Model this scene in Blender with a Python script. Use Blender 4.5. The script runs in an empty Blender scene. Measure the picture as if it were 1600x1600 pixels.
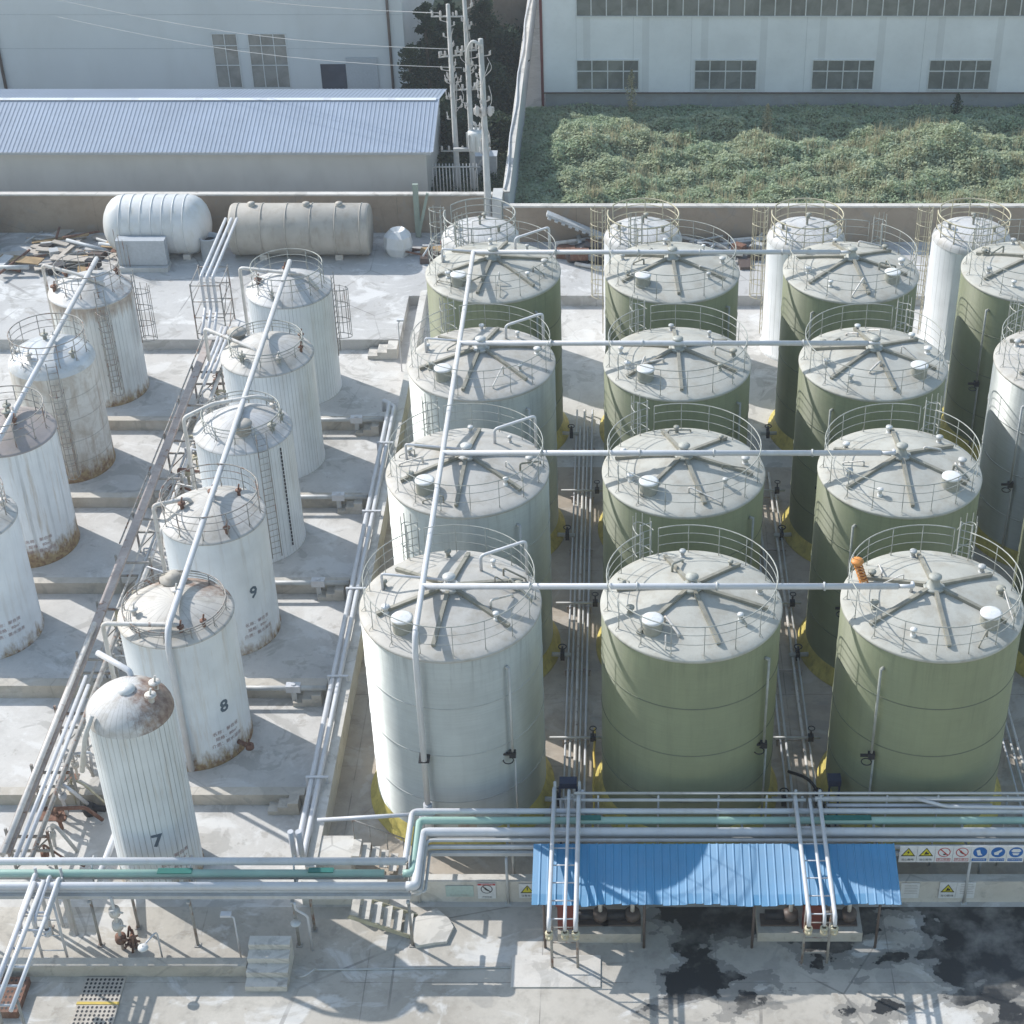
import bpy, math, random
import numpy as np
from mathutils import Vector, Matrix
random.seed(7); rng = np.random.default_rng(7)
PI = math.pi; R = math.radians
S = bpy.context.scene
COL = S.collection

# ------------------------------------------------------------------ camera, sky, sun, exposure
cam = bpy.data.cameras.new("camera"); camo = bpy.data.objects.new("camera", cam); COL.objects.link(camo)
camo.location = (0, 0, 43.71); camo.rotation_euler = (R(90 - 34.596), 0, 0)
cam.sensor_width = 36; cam.lens = 2716.56 / 1600 * 36; cam.shift_x = (800 - 962.84) / 1600
cam.clip_end = 2000; cam.clip_start = 1
S.camera = camo
SUN_EL = 37.5; SUN_AZ = 56.3          # light travels towards +x / -y, 56.3 deg from -y
w = bpy.data.worlds.new("World"); S.world = w; w.use_nodes = True
wn = w.node_tree; bg = wn.nodes["Background"]
sky = wn.nodes.new("ShaderNodeTexSky"); sky.sky_type = 'NISHITA'; sky.sun_disc = False
sky.sun_elevation = R(SUN_EL); sky.sun_rotation = R(-56.3); sky.air_density = 1.7; sky.dust_density = 1.0; sky.ozone_density = 1.0
wn.links.new(sky.outputs[0], bg.inputs[0]); bg.inputs[1].default_value = 0.15
sl = bpy.data.lights.new("sun", 'SUN'); sl.energy = 3.9; sl.angle = R(0.5); sl.color = (1.0, 0.965, 0.92)
so = bpy.data.objects.new("sun", sl); COL.objects.link(so); so.location = (-60, 60, 80)
ce = math.cos(R(SUN_EL))
so.rotation_euler = Vector((math.sin(R(SUN_AZ)) * ce, -math.cos(R(SUN_AZ)) * ce, -math.sin(R(SUN_EL)))).to_track_quat('-Z', 'Y').to_euler()
S.view_settings.view_transform = 'Standard'; S.view_settings.look = 'None'
S.view_settings.exposure = 0.42; S.view_settings.gamma = 1.0; S.view_settings.use_curve_mapping = False

# ------------------------------------------------------------------ materials
class NT:
    def __init__(s, name):
        s.m = bpy.data.materials.new(name); s.m.use_nodes = True; s.t = s.m.node_tree
        s.b = s.t.nodes["Principled BSDF"]
    def n(s, typ, **k):
        x = s.t.nodes.new("ShaderNode" + typ)
        for a, v in k.items():
            setattr(x, a, v)
        return x
    def set(s, inp, v):
        if isinstance(v, bpy.types.NodeSocket): s.t.links.new(v, inp)
        else: inp.default_value = v
    def math(s, op, a, b=0.0, c=0.0, clamp=False):
        x = s.n("Math", operation=op, use_clamp=clamp)
        s.set(x.inputs[0], a); s.set(x.inputs[1], b); s.set(x.inputs[2], c); return x.outputs[0]
    def coord(s, scale=(1, 1, 1)):
        if not hasattr(s, 'tc'): s.tc = s.n("TexCoord").outputs["Object"]
        if scale == (1, 1, 1): return s.tc
        x = s.n("Mapping"); s.t.links.new(s.tc, x.inputs[0]); x.inputs["Scale"].default_value = scale; return x.outputs[0]
    def noise(s, scale, detail=4, vec=(1, 1, 1), rough=0.55, dist=0.0):
        if not hasattr(s, 'rnd'): s.rnd = s.math('MULTIPLY', s.n("ObjectInfo").outputs["Random"], 61.0)
        ad = s.n("VectorMath", operation='ADD'); s.t.links.new(s.coord(vec), ad.inputs[0]); s.t.links.new(s.rnd, ad.inputs[1])
        x = s.n("TexNoise"); s.t.links.new(ad.outputs[0], x.inputs["Vector"])
        x.inputs["Scale"].default_value = scale; x.inputs["Detail"].default_value = detail
        x.inputs["Roughness"].default_value = rough; x.inputs["Distortion"].default_value = dist; return x.outputs["Fac"]
    def ramp(s, f, a, b):
        x = s.n("MapRange"); s.set(x.inputs[0], f); s.set(x.inputs[1], a); s.set(x.inputs[2], b); return x.outputs[0]
    def mix(s, f, a, b, mode='MIX'):
        x = s.n("Mix", data_type='RGBA', blend_type=mode)
        s.set(x.inputs[0], f)
        for i, v in ((6, a), (7, b)):
            s.set(x.inputs[i], v if isinstance(v, bpy.types.NodeSocket) else (*v, 1.0))
        return x.outputs[2]
    def xyz(s):
        x = s.n("SeparateXYZ"); s.t.links.new(s.coord(), x.inputs[0]); return x.outputs
    def out(s, col, rough=0.6, bump=None, bstr=0.2, bdist=0.02, spec=0.4, metal=0.0):
        s.set(s.b.inputs["Base Color"], col if isinstance(col, bpy.types.NodeSocket) else (*col, 1.0))
        s.set(s.b.inputs["Roughness"], rough); s.set(s.b.inputs["Metallic"], metal)
        s.set(s.b.inputs["Specular IOR Level"], spec)
        if bump is not None:
            x = s.n("Bump"); x.inputs["Strength"].default_value = bstr; x.inputs["Distance"].default_value = bdist
            s.t.links.new(bump, x.inputs["Height"]); s.t.links.new(x.outputs[0], s.b.inputs["Normal"])
        return s.m

def paint(name, col, rough=0.45, var=0.12, scale=1.5, dirt=None, dirt_amt=0.35, spec=0.4, metal=0.0, rust=0.0, rough_var=0.1, bump=0.1):
    k = NT(name)
    f = k.noise(scale, 5); c = k.mix(k.ramp(f, 0.3, 0.7), tuple(x * (1 - var) for x in col), tuple(min(1, x * (1 + var)) for x in col))
    if dirt:
        g = k.noise(scale * 2.3, 6, (1, 1, 0.35), 0.65)
        c = k.mix(k.math('MULTIPLY', k.ramp(g, 0.5, 0.75), dirt_amt), c, dirt)
    if rust > 0:
        g = k.noise(3.1, 7, (1, 1, 0.5), 0.7)
        c = k.mix(k.ramp(g, 0.62 - 0.14 * rust, 0.72 - 0.1 * rust), c, (0.19, 0.085, 0.045))
    r = k.math('MULTIPLY_ADD', k.noise(scale * 3, 3), rough_var * 2, rough - rough_var)
    return k.out(c, r, k.noise(35, 3), bump, 0.01, spec, metal)

def shell(name, col, seam=0, rust_base=0.0, rust_top=0.0, H=5.5, streak=0.25, stain=(0.22, 0.16, 0.10), rough=0.35, spec=0.5, hoops=None, seam_dark=0.45, patch=0.0, aniso=0.0, metal=0.0):
    """tank wall: vertical run marks, optional cladding seams, rusty foot / rusty belt under the rim"""
    k = NT(name); x, y, z = k.xyz()
    f = k.noise(0.8, 5); c = k.mix(k.ramp(f, 0.3, 0.7), tuple(v * 0.90 for v in col), tuple(min(1, v * 1.06) for v in col))
    st = k.noise(4.2, 5, (1, 1, 0.09), 0.65)
    c = k.mix(k.math('MULTIPLY', k.ramp(st, 0.53, 0.75), streak), c, stain)
    fine = k.noise(13, 4, (1, 1, 0.05), 0.6)
    c = k.mix(k.math('MULTIPLY', k.ramp(fine, 0.55, 0.8), streak * 0.7), c, tuple(v * 0.55 for v in col))
    h = k.noise(2.5, 2)
    if patch:
        pn = k.noise(1.1, 6, (1, 1, 1), 0.7, 0.6)
        c = k.mix(k.math('MULTIPLY', k.ramp(pn, 0.47, 0.66), patch), c, (0.36, 0.31, 0.25))
    if seam:
        a = k.math('ARCTAN2', y, x); fr = k.math('FRACT', k.math('MULTIPLY', a, seam / (2 * PI)))
        ln = k.math('LESS_THAN', k.math('ABSOLUTE', k.math('SUBTRACT', fr, 0.5)), 0.07)
        jit = k.ramp(k.noise(1.7, 3, (1, 1, 0.2)), 0.3, 0.6)
        c = k.mix(k.math('MULTIPLY', k.math('MULTIPLY', ln, jit), seam_dark), c, (0.12, 0.13, 0.13))
        h = k.math('SUBTRACT', 1.0, ln)
    if hoops:
        acc = None
        for hz in hoops:
            e = k.math('LESS_THAN', k.math('ABSOLUTE', k.math('SUBTRACT', z, hz)), 0.025)
            acc = e if acc is None else k.math('MAXIMUM', acc, e)
        c = k.mix(k.math('MULTIPLY', acc, 0.45), c, tuple(v * 0.35 for v in col))
    if rust_base > 0:
        g = k.math('ADD', k.math('MULTIPLY', z, -1.2), k.math('MULTIPLY_ADD', k.noise(2.4, 6, (1, 1, 0.4), 0.7), 3.2, -1.35 + rust_base))
        c = k.mix(k.ramp(g, -0.35, 0.5), c, k.mix(k.ramp(k.noise(6, 4), 0.35, 0.65), (0.17, 0.085, 0.04), (0.34, 0.25, 0.12)))
    if rust_top > 0:
        g = k.math('ADD', k.math('MULTIPLY', k.math('SUBTRACT', z, H), 1.3), k.math('MULTIPLY_ADD', k.noise(4.2, 6, (1, 1, 0.12), 0.7), 3.0, -1.3 + rust_top))
        c = k.mix(k.math('MULTIPLY', k.ramp(g, -0.3, 0.5), 0.75), c, k.mix(k.ramp(k.noise(5, 4), 0.35, 0.65), (0.20, 0.13, 0.09), (0.36, 0.28, 0.20)))
    if aniso:
        c = k.mix(k.math('MULTIPLY', k.ramp(k.noise(1.0, 4, (0.5, 0.5, 16), 0.6), 0.42, 0.7), 0.3), c, tuple(v * 0.72 for v in col))
        c = k.mix(k.math('MULTIPLY', k.ramp(k.noise(0.55, 3, (1, 1, 0.35)), 0.45, 0.62), 0.25), c, tuple(min(1, v * 1.3) for v in col))
        rn_ = k.math('MULTIPLY', k.ramp(z, H + 0.6, H + 2.7), k.ramp(k.noise(5.5, 5, (1, 1, 0.06), 0.65), 0.5, 0.72)); c = k.mix(k.math('MULTIPLY', rn_, 0.5), c, tuple(v * 0.5 for v in col))
    r = k.math('MULTIPLY_ADD', k.noise(5, 3), 0.12 if aniso else 0.2, rough - (0.06 if aniso else 0.1))
    m = k.out(c, r, h, 0.35 if seam else 0.12, 0.02, spec, metal)
    if aniso:
        tg = k.n("Tangent"); tg.direction_type = 'RADIAL'; tg.axis = 'Z'
        k.t.links.new(tg.outputs[0], k.b.inputs["Tangent"]); k.b.inputs["Anisotropic"].default_value = aniso; k.b.inputs["Anisotropic Rotation"].default_value = 0.25
    return m

def roofmat(name, col, rays=0, rust=0.0, rust_side=None, rough=0.55):
    k = NT(name); x, y, z = k.xyz()
    c = k.mix(k.ramp(k.noise(0.9, 6), 0.3, 0.7), tuple(v * 0.86 for v in col), tuple(min(1, v * 1.08) for v in col))
    c = k.mix(k.math('MULTIPLY', k.ramp(k.noise(1.6, 7, (1, 1, 1), 0.7), 0.48, 0.70), 0.6), c, (0.29, 0.255, 0.20))
    c = k.mix(k.math('MULTIPLY', k.ramp(k.noise(14, 5), 0.55, 0.8), 0.3), c, tuple(v * 0.6 for v in col))
    h = k.noise(6, 3)
    if rays:
        a = k.math('ARCTAN2', y, x); fr = k.math('FRACT', k.math('MULTIPLY', a, rays / (2 * PI)))
        ln = k.math('LESS_THAN', k.math('ABSOLUTE', k.math('SUBTRACT', fr, 0.5)), 0.05)
        c = k.mix(k.math('MULTIPLY', ln, 0.5), c, (0.22, 0.21, 0.2)); h = k.math('SUBTRACT', 1.0, ln)
    if rust:
        g = k.math('ADD', k.noise(1.3, 7, (1, 1, 1), 0.7), rust - 0.5)
        if rust_side:
            g = k.math('ADD', g, k.math('MULTIPLY', k.math('ADD', k.math('MULTIPLY', x, rust_side[0]), k.math('MULTIPLY', y, rust_side[1])), 0.3))
        c = k.mix(k.ramp(g, 0.42, 0.6), c, k.mix(k.ramp(k.noise(4, 5), 0.35, 0.65), (0.16, 0.10, 0.08), (0.33, 0.25, 0.20)))
    return k.out(c, rough, h, 0.25, 0.015, 0.35)

def concrete(name, c1, c2, joints=None, wet=None, white=0.0, bare=0.35, cracks=0.5):
    k = NT(name); x, y, z = k.xyz()
    c = k.mix(k.ramp(k.noise(0.22, 6, (1, 1, 1), 0.6), 0.32, 0.68), c1, c2)
    c = k.mix(k.math('MULTIPLY', k.ramp(k.noise(1.4, 7, (1, 1, 1), 0.7), 0.48, 0.72), bare), c, tuple(v * 0.62 for v in c1))
    c = k.mix(k.math('MULTIPLY', k.ramp(k.noise(9, 6, (1, 1, 1), 0.7), 0.45, 0.75), 0.25), c, tuple(v * 0.7 for v in c2))
    sp = k.noise(0.55, 5, (1, 1, 1), 0.6, 1.2)
    c = k.mix(k.math('MULTIPLY', k.ramp(sp, 0.56, 0.60), 0.42), c, (0.27, 0.26, 0.24))
    sp2 = k.noise(1.15, 6, (1, 1, 1), 0.65, 0.3)
    c = k.mix(k.math('MULTIPLY', k.ramp(sp2, 0.61, 0.66), 0.35), c, (0.22, 0.19, 0.155))
    if white:
        wv = k.noise(0.42, 7, (1.0, 1.3, 1), 0.66, 0.8)
        c = k.mix(k.math('MULTIPLY', k.ramp(wv, 0.53, 0.60), white), c, (0.66, 0.66, 0.65))
    if cracks:
        v = k.n("TexVoronoi", feature='DISTANCE_TO_EDGE'); k.t.links.new(k.coord(), v.inputs["Vector"]); v.inputs["Scale"].default_value = 0.21
        e = k.math('LESS_THAN', v.outputs["Distance"], 0.006)
        c = k.mix(k.math('MULTIPLY', k.math('MULTIPLY', e, k.ramp(k.noise(0.3, 3), 0.45, 0.6)), cracks), c, (0.1, 0.095, 0.09))
    if joints:
        jx, jy, ox, oy = joints
        for co, p, o in ((x, jx, ox), (y, jy, oy)):
            fr = k.math('FRACT', k.math('DIVIDE', k.math('ADD', co, o), p))
            ln = k.math('LESS_THAN', fr, 0.035 / p)
            c = k.mix(k.math('MULTIPLY', k.math('MULTIPLY', ln, k.ramp(k.noise(0.7, 4), 0.4, 0.6)), 0.55), c, (0.13, 0.12, 0.11))
    rough = 0.85
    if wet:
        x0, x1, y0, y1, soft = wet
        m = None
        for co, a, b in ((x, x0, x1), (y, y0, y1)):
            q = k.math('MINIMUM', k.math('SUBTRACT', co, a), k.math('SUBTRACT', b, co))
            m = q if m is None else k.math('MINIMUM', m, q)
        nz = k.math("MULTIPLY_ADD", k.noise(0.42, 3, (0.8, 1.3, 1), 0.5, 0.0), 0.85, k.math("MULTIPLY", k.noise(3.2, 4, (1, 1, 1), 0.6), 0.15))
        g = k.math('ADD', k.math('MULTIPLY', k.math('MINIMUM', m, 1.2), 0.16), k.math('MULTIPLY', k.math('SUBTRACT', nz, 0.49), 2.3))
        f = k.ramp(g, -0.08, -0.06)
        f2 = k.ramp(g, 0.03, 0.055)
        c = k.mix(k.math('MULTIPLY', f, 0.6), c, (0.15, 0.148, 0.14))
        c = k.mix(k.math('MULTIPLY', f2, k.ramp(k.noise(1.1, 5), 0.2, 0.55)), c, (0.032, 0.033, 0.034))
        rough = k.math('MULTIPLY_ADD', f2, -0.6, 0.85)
    return k.out(c, rough, k.noise(6, 6, (1, 1, 1), 0.7), 0.25, 0.03, 0.25)

def flat(name, col, rough=0.5, spec=0.4):
    k = NT(name); c = k.mix(k.ramp(k.noise(7, 4), 0.3, 0.7), tuple(v * 0.9 for v in col), tuple(min(1, v * 1.06) for v in col))
    return k.out(c, rough, spec=spec)

def glass(name, col):
    k = NT(name); c = k.mix(k.ramp(k.noise(0.9, 5, (1, 1, 1), 0.6, 0.5), 0.4, 0.6), tuple(v * 0.7 for v in col), col)
    return k.out(c, 0.12, k.noise(1.3, 2), 0.05, 0.02, 0.5)

def ribbed(name, col, axis, pitch, rough=0.45, spec=0.5, dark=0.25):
    k = NT(name); o = k.xyz()[axis]
    c = k.mix(k.ramp(k.noise(0.35, 5), 0.3, 0.7), tuple(v * 0.9 for v in col), tuple(min(1, v * 1.06) for v in col))
    c = k.mix(k.math('MULTIPLY', k.ramp(k.noise(2.5, 6, (1, 1, 1), 0.7), 0.5, 0.75), dark), c, tuple(v * 0.6 for v in col))
    fr = k.math('FRACT', k.math('DIVIDE', o, pitch)); h = k.math('ABSOLUTE', k.math('SUBTRACT', fr, 0.5))
    ln = k.math('LESS_THAN', h, 0.06)
    c = k.mix(k.math('MULTIPLY', ln, 0.25), c, tuple(v * 0.5 for v in col))
    return k.out(c, rough, k.ramp(h, 0.0, 0.12), 0.5, 0.03, spec)

m_ground = concrete("ground concrete", (0.475, 0.46, 0.435), (0.57, 0.555, 0.53), None, None, 0.5, 0.35, 0.12)
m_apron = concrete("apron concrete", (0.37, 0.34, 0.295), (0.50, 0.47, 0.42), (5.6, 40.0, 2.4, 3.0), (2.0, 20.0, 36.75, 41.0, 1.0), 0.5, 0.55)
m_yard = concrete("yard concrete", (0.42, 0.415, 0.405), (0.50, 0.495, 0.485), None, None, 0.6, 0.25)
m_pad = concrete("tank floor concrete", (0.36, 0.31, 0.255), (0.44, 0.39, 0.33), (8.0, 4.0, 1.5, 1.0), None, 0.2, 0.5, 0.2)
m_dike = concrete("dike wall concrete", (0.52, 0.49, 0.44), (0.62, 0.60, 0.56), None, None, 0.3, 0.4, 0.3)
m_dikew = concrete("pale dike wall concrete", (0.52, 0.495, 0.45), (0.6, 0.58, 0.54), None, None, 0.4, 0.4, 0.2)
m_cross = concrete("cross wall concrete", (0.42, 0.38, 0.32), (0.52, 0.49, 0.44), None, None, 0.2, 0.5, 0.2)
m_render = concrete("boundary render", (0.30, 0.24, 0.185), (0.37, 0.31, 0.25), (5.7, 900.0, 2.0, 300.0), None, 0.0, 0.4, 0.2)
m_cope = concrete("coping", (0.5, 0.48, 0.44), (0.6, 0.57, 0.53), None, None, 0.2, 0.4, 0)
m_green = shell("green fibreglass wall", (0.226, 0.25, 0.145), 0, streak=0.3, stain=(0.12, 0.14, 0.085), rough=0.8, spec=0.8, aniso=1.0)
m_silver = shell("pale grey fibreglass wall", (0.56, 0.59, 0.58), 0, streak=0.14, stain=(0.25, 0.26, 0.25), rough=0.76, spec=0.8, aniso=1.0, metal=0.6)
m_hoopg = paint("green hoop", (0.13, 0.145, 0.10), 0.6)
m_hoops = paint("grey hoop", (0.40, 0.41, 0.40), 0.6)
m_roofg = roofmat("pale tank roof", (0.43, 0.425, 0.385))
m_roofs = roofmat("pale stained tank roof", (0.45, 0.435, 0.405), 0, 0.04)
m_skirt = paint("yellowed foot ring", (0.55, 0.46, 0.13), 0.5, 0.2, 2.0, (0.2, 0.15, 0.06), 0.6)
m_rib = paint("roof rib", (0.25, 0.24, 0.20), 0.6, 0.2, 3, (0.2, 0.18, 0.14), 0.5)
m_rail = paint("galvanised rail", (0.33, 0.34, 0.315), 0.5, 0.2, 4, (0.25, 0.22, 0.17), 0.4)
m_railrust = paint("rusty rail", (0.30, 0.29, 0.27), 0.65, 0.2, 4, rust=0.7)
m_railgold = paint("yellowed rail", (0.46, 0.42, 0.30), 0.55, 0.2, 4, (0.3, 0.25, 0.15), 0.4)
m_pipe = paint("white pipe paint", (0.54, 0.55, 0.575), 0.35, 0.07, 1.2, (0.42, 0.40, 0.37), 0.45)
m_pipeg = paint("grey pipe paint", (0.46, 0.47, 0.47), 0.45, 0.1, 1.2, (0.3, 0.28, 0.25), 0.5)
m_pipeold = paint("worn white pipe", (0.58, 0.56, 0.53), 0.55, 0.12, 1.5, (0.3, 0.24, 0.18), 0.6, rust=0.25)
m_beam = paint("brown steel channel", (0.36, 0.31, 0.285), 0.6, 0.18, 1.3, (0.52, 0.49, 0.46), 0.7, rust=0.3)
m_teal = paint("pale green pipe paint", (0.30, 0.45, 0.39), 0.4, 0.08, 1.0, (0.35, 0.36, 0.33), 0.35)
m_tealdark = flat("dark green patch", (0.01, 0.13, 0.11))
m_whitelid = flat("white lid", (0.62, 0.63, 0.63), 0.4)
m_drum = flat("grey nozzle", (0.30, 0.30, 0.26), 0.6)
m_dark = flat("black valve", (0.02, 0.02, 0.025), 0.5)
m_rustobj = paint("rusty fitting", (0.16, 0.08, 0.055), 0.8, 0.3, 4, (0.35, 0.28, 0.22), 0.5)
m_red = flat("red valve", (0.16, 0.035, 0.025), 0.6)
m_yellow = flat("yellow hose", (0.55, 0.40, 0.08), 0.5)
m_orange = flat("orange hose", (0.62, 0.25, 0.06), 0.5)
m_navy = flat("navy box paint", (0.01, 0.022, 0.06), 0.5)
m_shed_roof = ribbed("pale blue metal roof", (0.28, 0.335, 0.42), 0, 0.25)
m_shed_wall = paint("shed wall", (0.50, 0.50, 0.48), 0.7, 0.06, 0.5, (0.38, 0.38, 0.36), 0.3)
m_white_b = ribbed("white cladding", (0.68, 0.71, 0.74), 0, 3.85, 0.6, 0.3, 0.15)
m_white_l = paint("off-white render", (0.53, 0.56, 0.58), 0.7, 0.05, 0.2, (0.44, 0.46, 0.46), 0.35)
m_plinth = concrete("plinth", (0.26, 0.27, 0.28), (0.33, 0.34, 0.35), None, None, 0, 0.3, 0)
m_maroon = flat("maroon trim", (0.13, 0.03, 0.03))
m_brown = flat("brown downpipe", (0.10, 0.075, 0.065))
m_frame = flat("window frame", (0.58, 0.6, 0.61))
m_glass = glass("grey glass", (0.20, 0.21, 0.20))
m_glassd = glass("dark glass", (0.05, 0.06, 0.09))
m_glassl = glass("dusty sheet window", (0.27, 0.27, 0.255))
m_panel = flat("grey panel", (0.40, 0.43, 0.46))
m_pole = paint("concrete pole", (0.46, 0.46, 0.45), 0.8, 0.1, 1.5, (0.3, 0.3, 0.29), 0.4)
m_insul = flat("insulator", (0.5, 0.48, 0.47), 0.3)
m_wood = paint("weathered board", (0.30, 0.21, 0.11), 0.8, 0.25, 2, (0.2, 0.14, 0.09), 0.5)
m_woodp = paint("pale board", (0.42, 0.38, 0.33), 0.8, 0.15, 2, (0.3, 0.26, 0.2), 0.5)
m_bark = paint("bark", (0.09, 0.07, 0.05), 0.9, 0.3, 5)
m_canopy = paint("blue roof sheet", (0.003, 0.20, 0.41), 0.74, 0.12, 0.6, (0.05, 0.22, 0.42), 0.4, spec=1.0, rough_var=0.05); m_canopy.node_tree.nodes["Principled BSDF"].inputs["IOR"].default_value = 1.7
_n = m_canopy.node_tree; _b = _n.nodes["Principled BSDF"]; _t = _n.nodes.new("ShaderNodeTangent"); _t.direction_type = 'UV_MAP'; _n.links.new(_t.outputs[0], _b.inputs["Tangent"])
_b.inputs["Anisotropic"].default_value = 1.0
m_signw = flat("white sign", (0.66, 0.67, 0.68), 0.4)
m_signy = flat("sign yellow", (0.62, 0.55, 0.04), 0.4)
m_signk = flat("sign black", (0.02, 0.02, 0.02), 0.5)
m_signr = flat("sign red", (0.45, 0.05, 0.05), 0.5)
m_signb = flat("sign blue", (0.02, 0.13, 0.40), 0.4)
m_tealsign = flat("faded green board", (0.42, 0.52, 0.49), 0.5)
m_num = flat("dark blue stencil", (0.09, 0.13, 0.17), 0.6)
m_redtext = flat("faded red stencil", (0.36, 0.25, 0.24), 0.7)
m_greyw = flat("grey stencil", (0.35, 0.33, 0.32), 0.7)

def whiteshell(name, **k): return shell(name, (0.69, 0.725, 0.75), **k)
m_w_seam = whiteshell("ribbed white cladding", seam=72, streak=0.32, stain=(0.36, 0.3, 0.22), rust_base=0.0)
m_w_plain = whiteshell("plain white cladding", seam=0, streak=0.3, stain=(0.36, 0.29, 0.2), rust_base=0.15)
m_w_8 = whiteshell("white cladding with rust run", seam=0, streak=0.4, stain=(0.4, 0.28, 0.13), rust_base=0.35)
m_w_7 = shell("old ribbed cladding", (0.64, 0.67, 0.68), seam=44, streak=0.6, stain=(0.38, 0.3, 0.2), rust_base=0.1, seam_dark=0.65)
m_w_L1 = shell("ribbed cladding rusting under the rim", (0.63, 0.65, 0.64), seam=60, streak=0.35, rust_top=0.65, H=5.4, rust_base=0.2)
m_w_L2 = shell("peeling cream cladding", (0.60, 0.58, 0.54), streak=0.8, stain=(0.26,0.16,0.09), rust_base=0.6, patch=0.8, hoops=(1.0, 2.1, 3.2, 4.3), rough=0.6)
m_w_L3 = shell("white cladding with rusty foot", (0.68, 0.70, 0.71), streak=0.75, stain=(0.33, 0.24, 0.13), rust_base=0.85, seam=14, seam_dark=0.3)
m_w_B = shell("bright white cladding", (0.72, 0.74, 0.76), seam=40, streak=0.12, seam_dark=0.3)
m_dome = roofmat("white dome", (0.53, 0.53, 0.53), 26, 0)
m_dome_d = roofmat("dirty white dome", (0.51, 0.495, 0.47), 18, 0.24)
m_dome_7 = roofmat("half rusted dome", (0.55, 0.545, 0.54), 40, 0.40, (1.0, 0.2))
m_dome_8 = roofmat("stained dome", (0.52, 0.495, 0.455), 24, 0.33, (0.1, 0.5))
m_dome_L2 = roofmat("shiny dome", (0.56, 0.585, 0.61), 0, 0.02, None, 0.3)
m_dome_L3 = roofmat("brown dome", (0.34, 0.30, 0.29), 0, 0.3)
m_dome_L1 = roofmat("white dome rusting at right", (0.53, 0.53, 0.53), 0, 0.2, (0.55, 0.1))
m_fg = paint("white fibreglass", (0.60, 0.61, 0.61), 0.4, 0.05, 0.8, (0.45, 0.42, 0.34), 0.5)
m_fgold = paint("aged beige fibreglass", (0.38, 0.355, 0.315), 0.6, 0.14, 0.9, (0.24, 0.2, 0.15), 0.6)

def leafmat(name, a, b, c, sc=0.35):
    k = NT(name)
    col = k.mix(k.ramp(k.noise(sc, 5, (1, 1, 1), 0.6), 0.38, 0.62), a, b)
    col = k.mix(k.ramp(k.noise(2.2, 4), 0.45, 0.7), col, c)
    m = k.out(col, 0.7, spec=0.25)
    tr = k.n("BsdfTranslucent"); k.t.links.new(col, tr.inputs[0]); mx = k.n("MixShader"); mx.inputs[0].default_value = 0.4
    k.t.links.new(k.b.outputs[0], mx.inputs[1]); k.t.links.new(tr.outputs[0], mx.inputs[2])
    k.t.links.new(mx.outputs[0], k.t.nodes["Material Output"].inputs[0]); return m
m_weed = leafmat("pale weed leaves", (0.33, 0.42, 0.26), (0.45, 0.48, 0.31), (0.46, 0.53, 0.40))
m_weedbed = leafmat("weed undergrowth", (0.2, 0.24, 0.15), (0.25, 0.25, 0.16), (0.22, 0.25, 0.16))
m_tree = leafmat("dark tree leaves", (0.03, 0.055, 0.035), (0.05, 0.075, 0.04), (0.04, 0.06, 0.035))
m_tree2 = leafmat("blue-green shrub leaves", (0.05, 0.085, 0.055), (0.075, 0.10, 0.05), (0.06, 0.09, 0.05))
m_stalk = leafmat("dry plant", (0.42, 0.38, 0.25), (0.48, 0.43, 0.29), (0.38, 0.37, 0.24))

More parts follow.
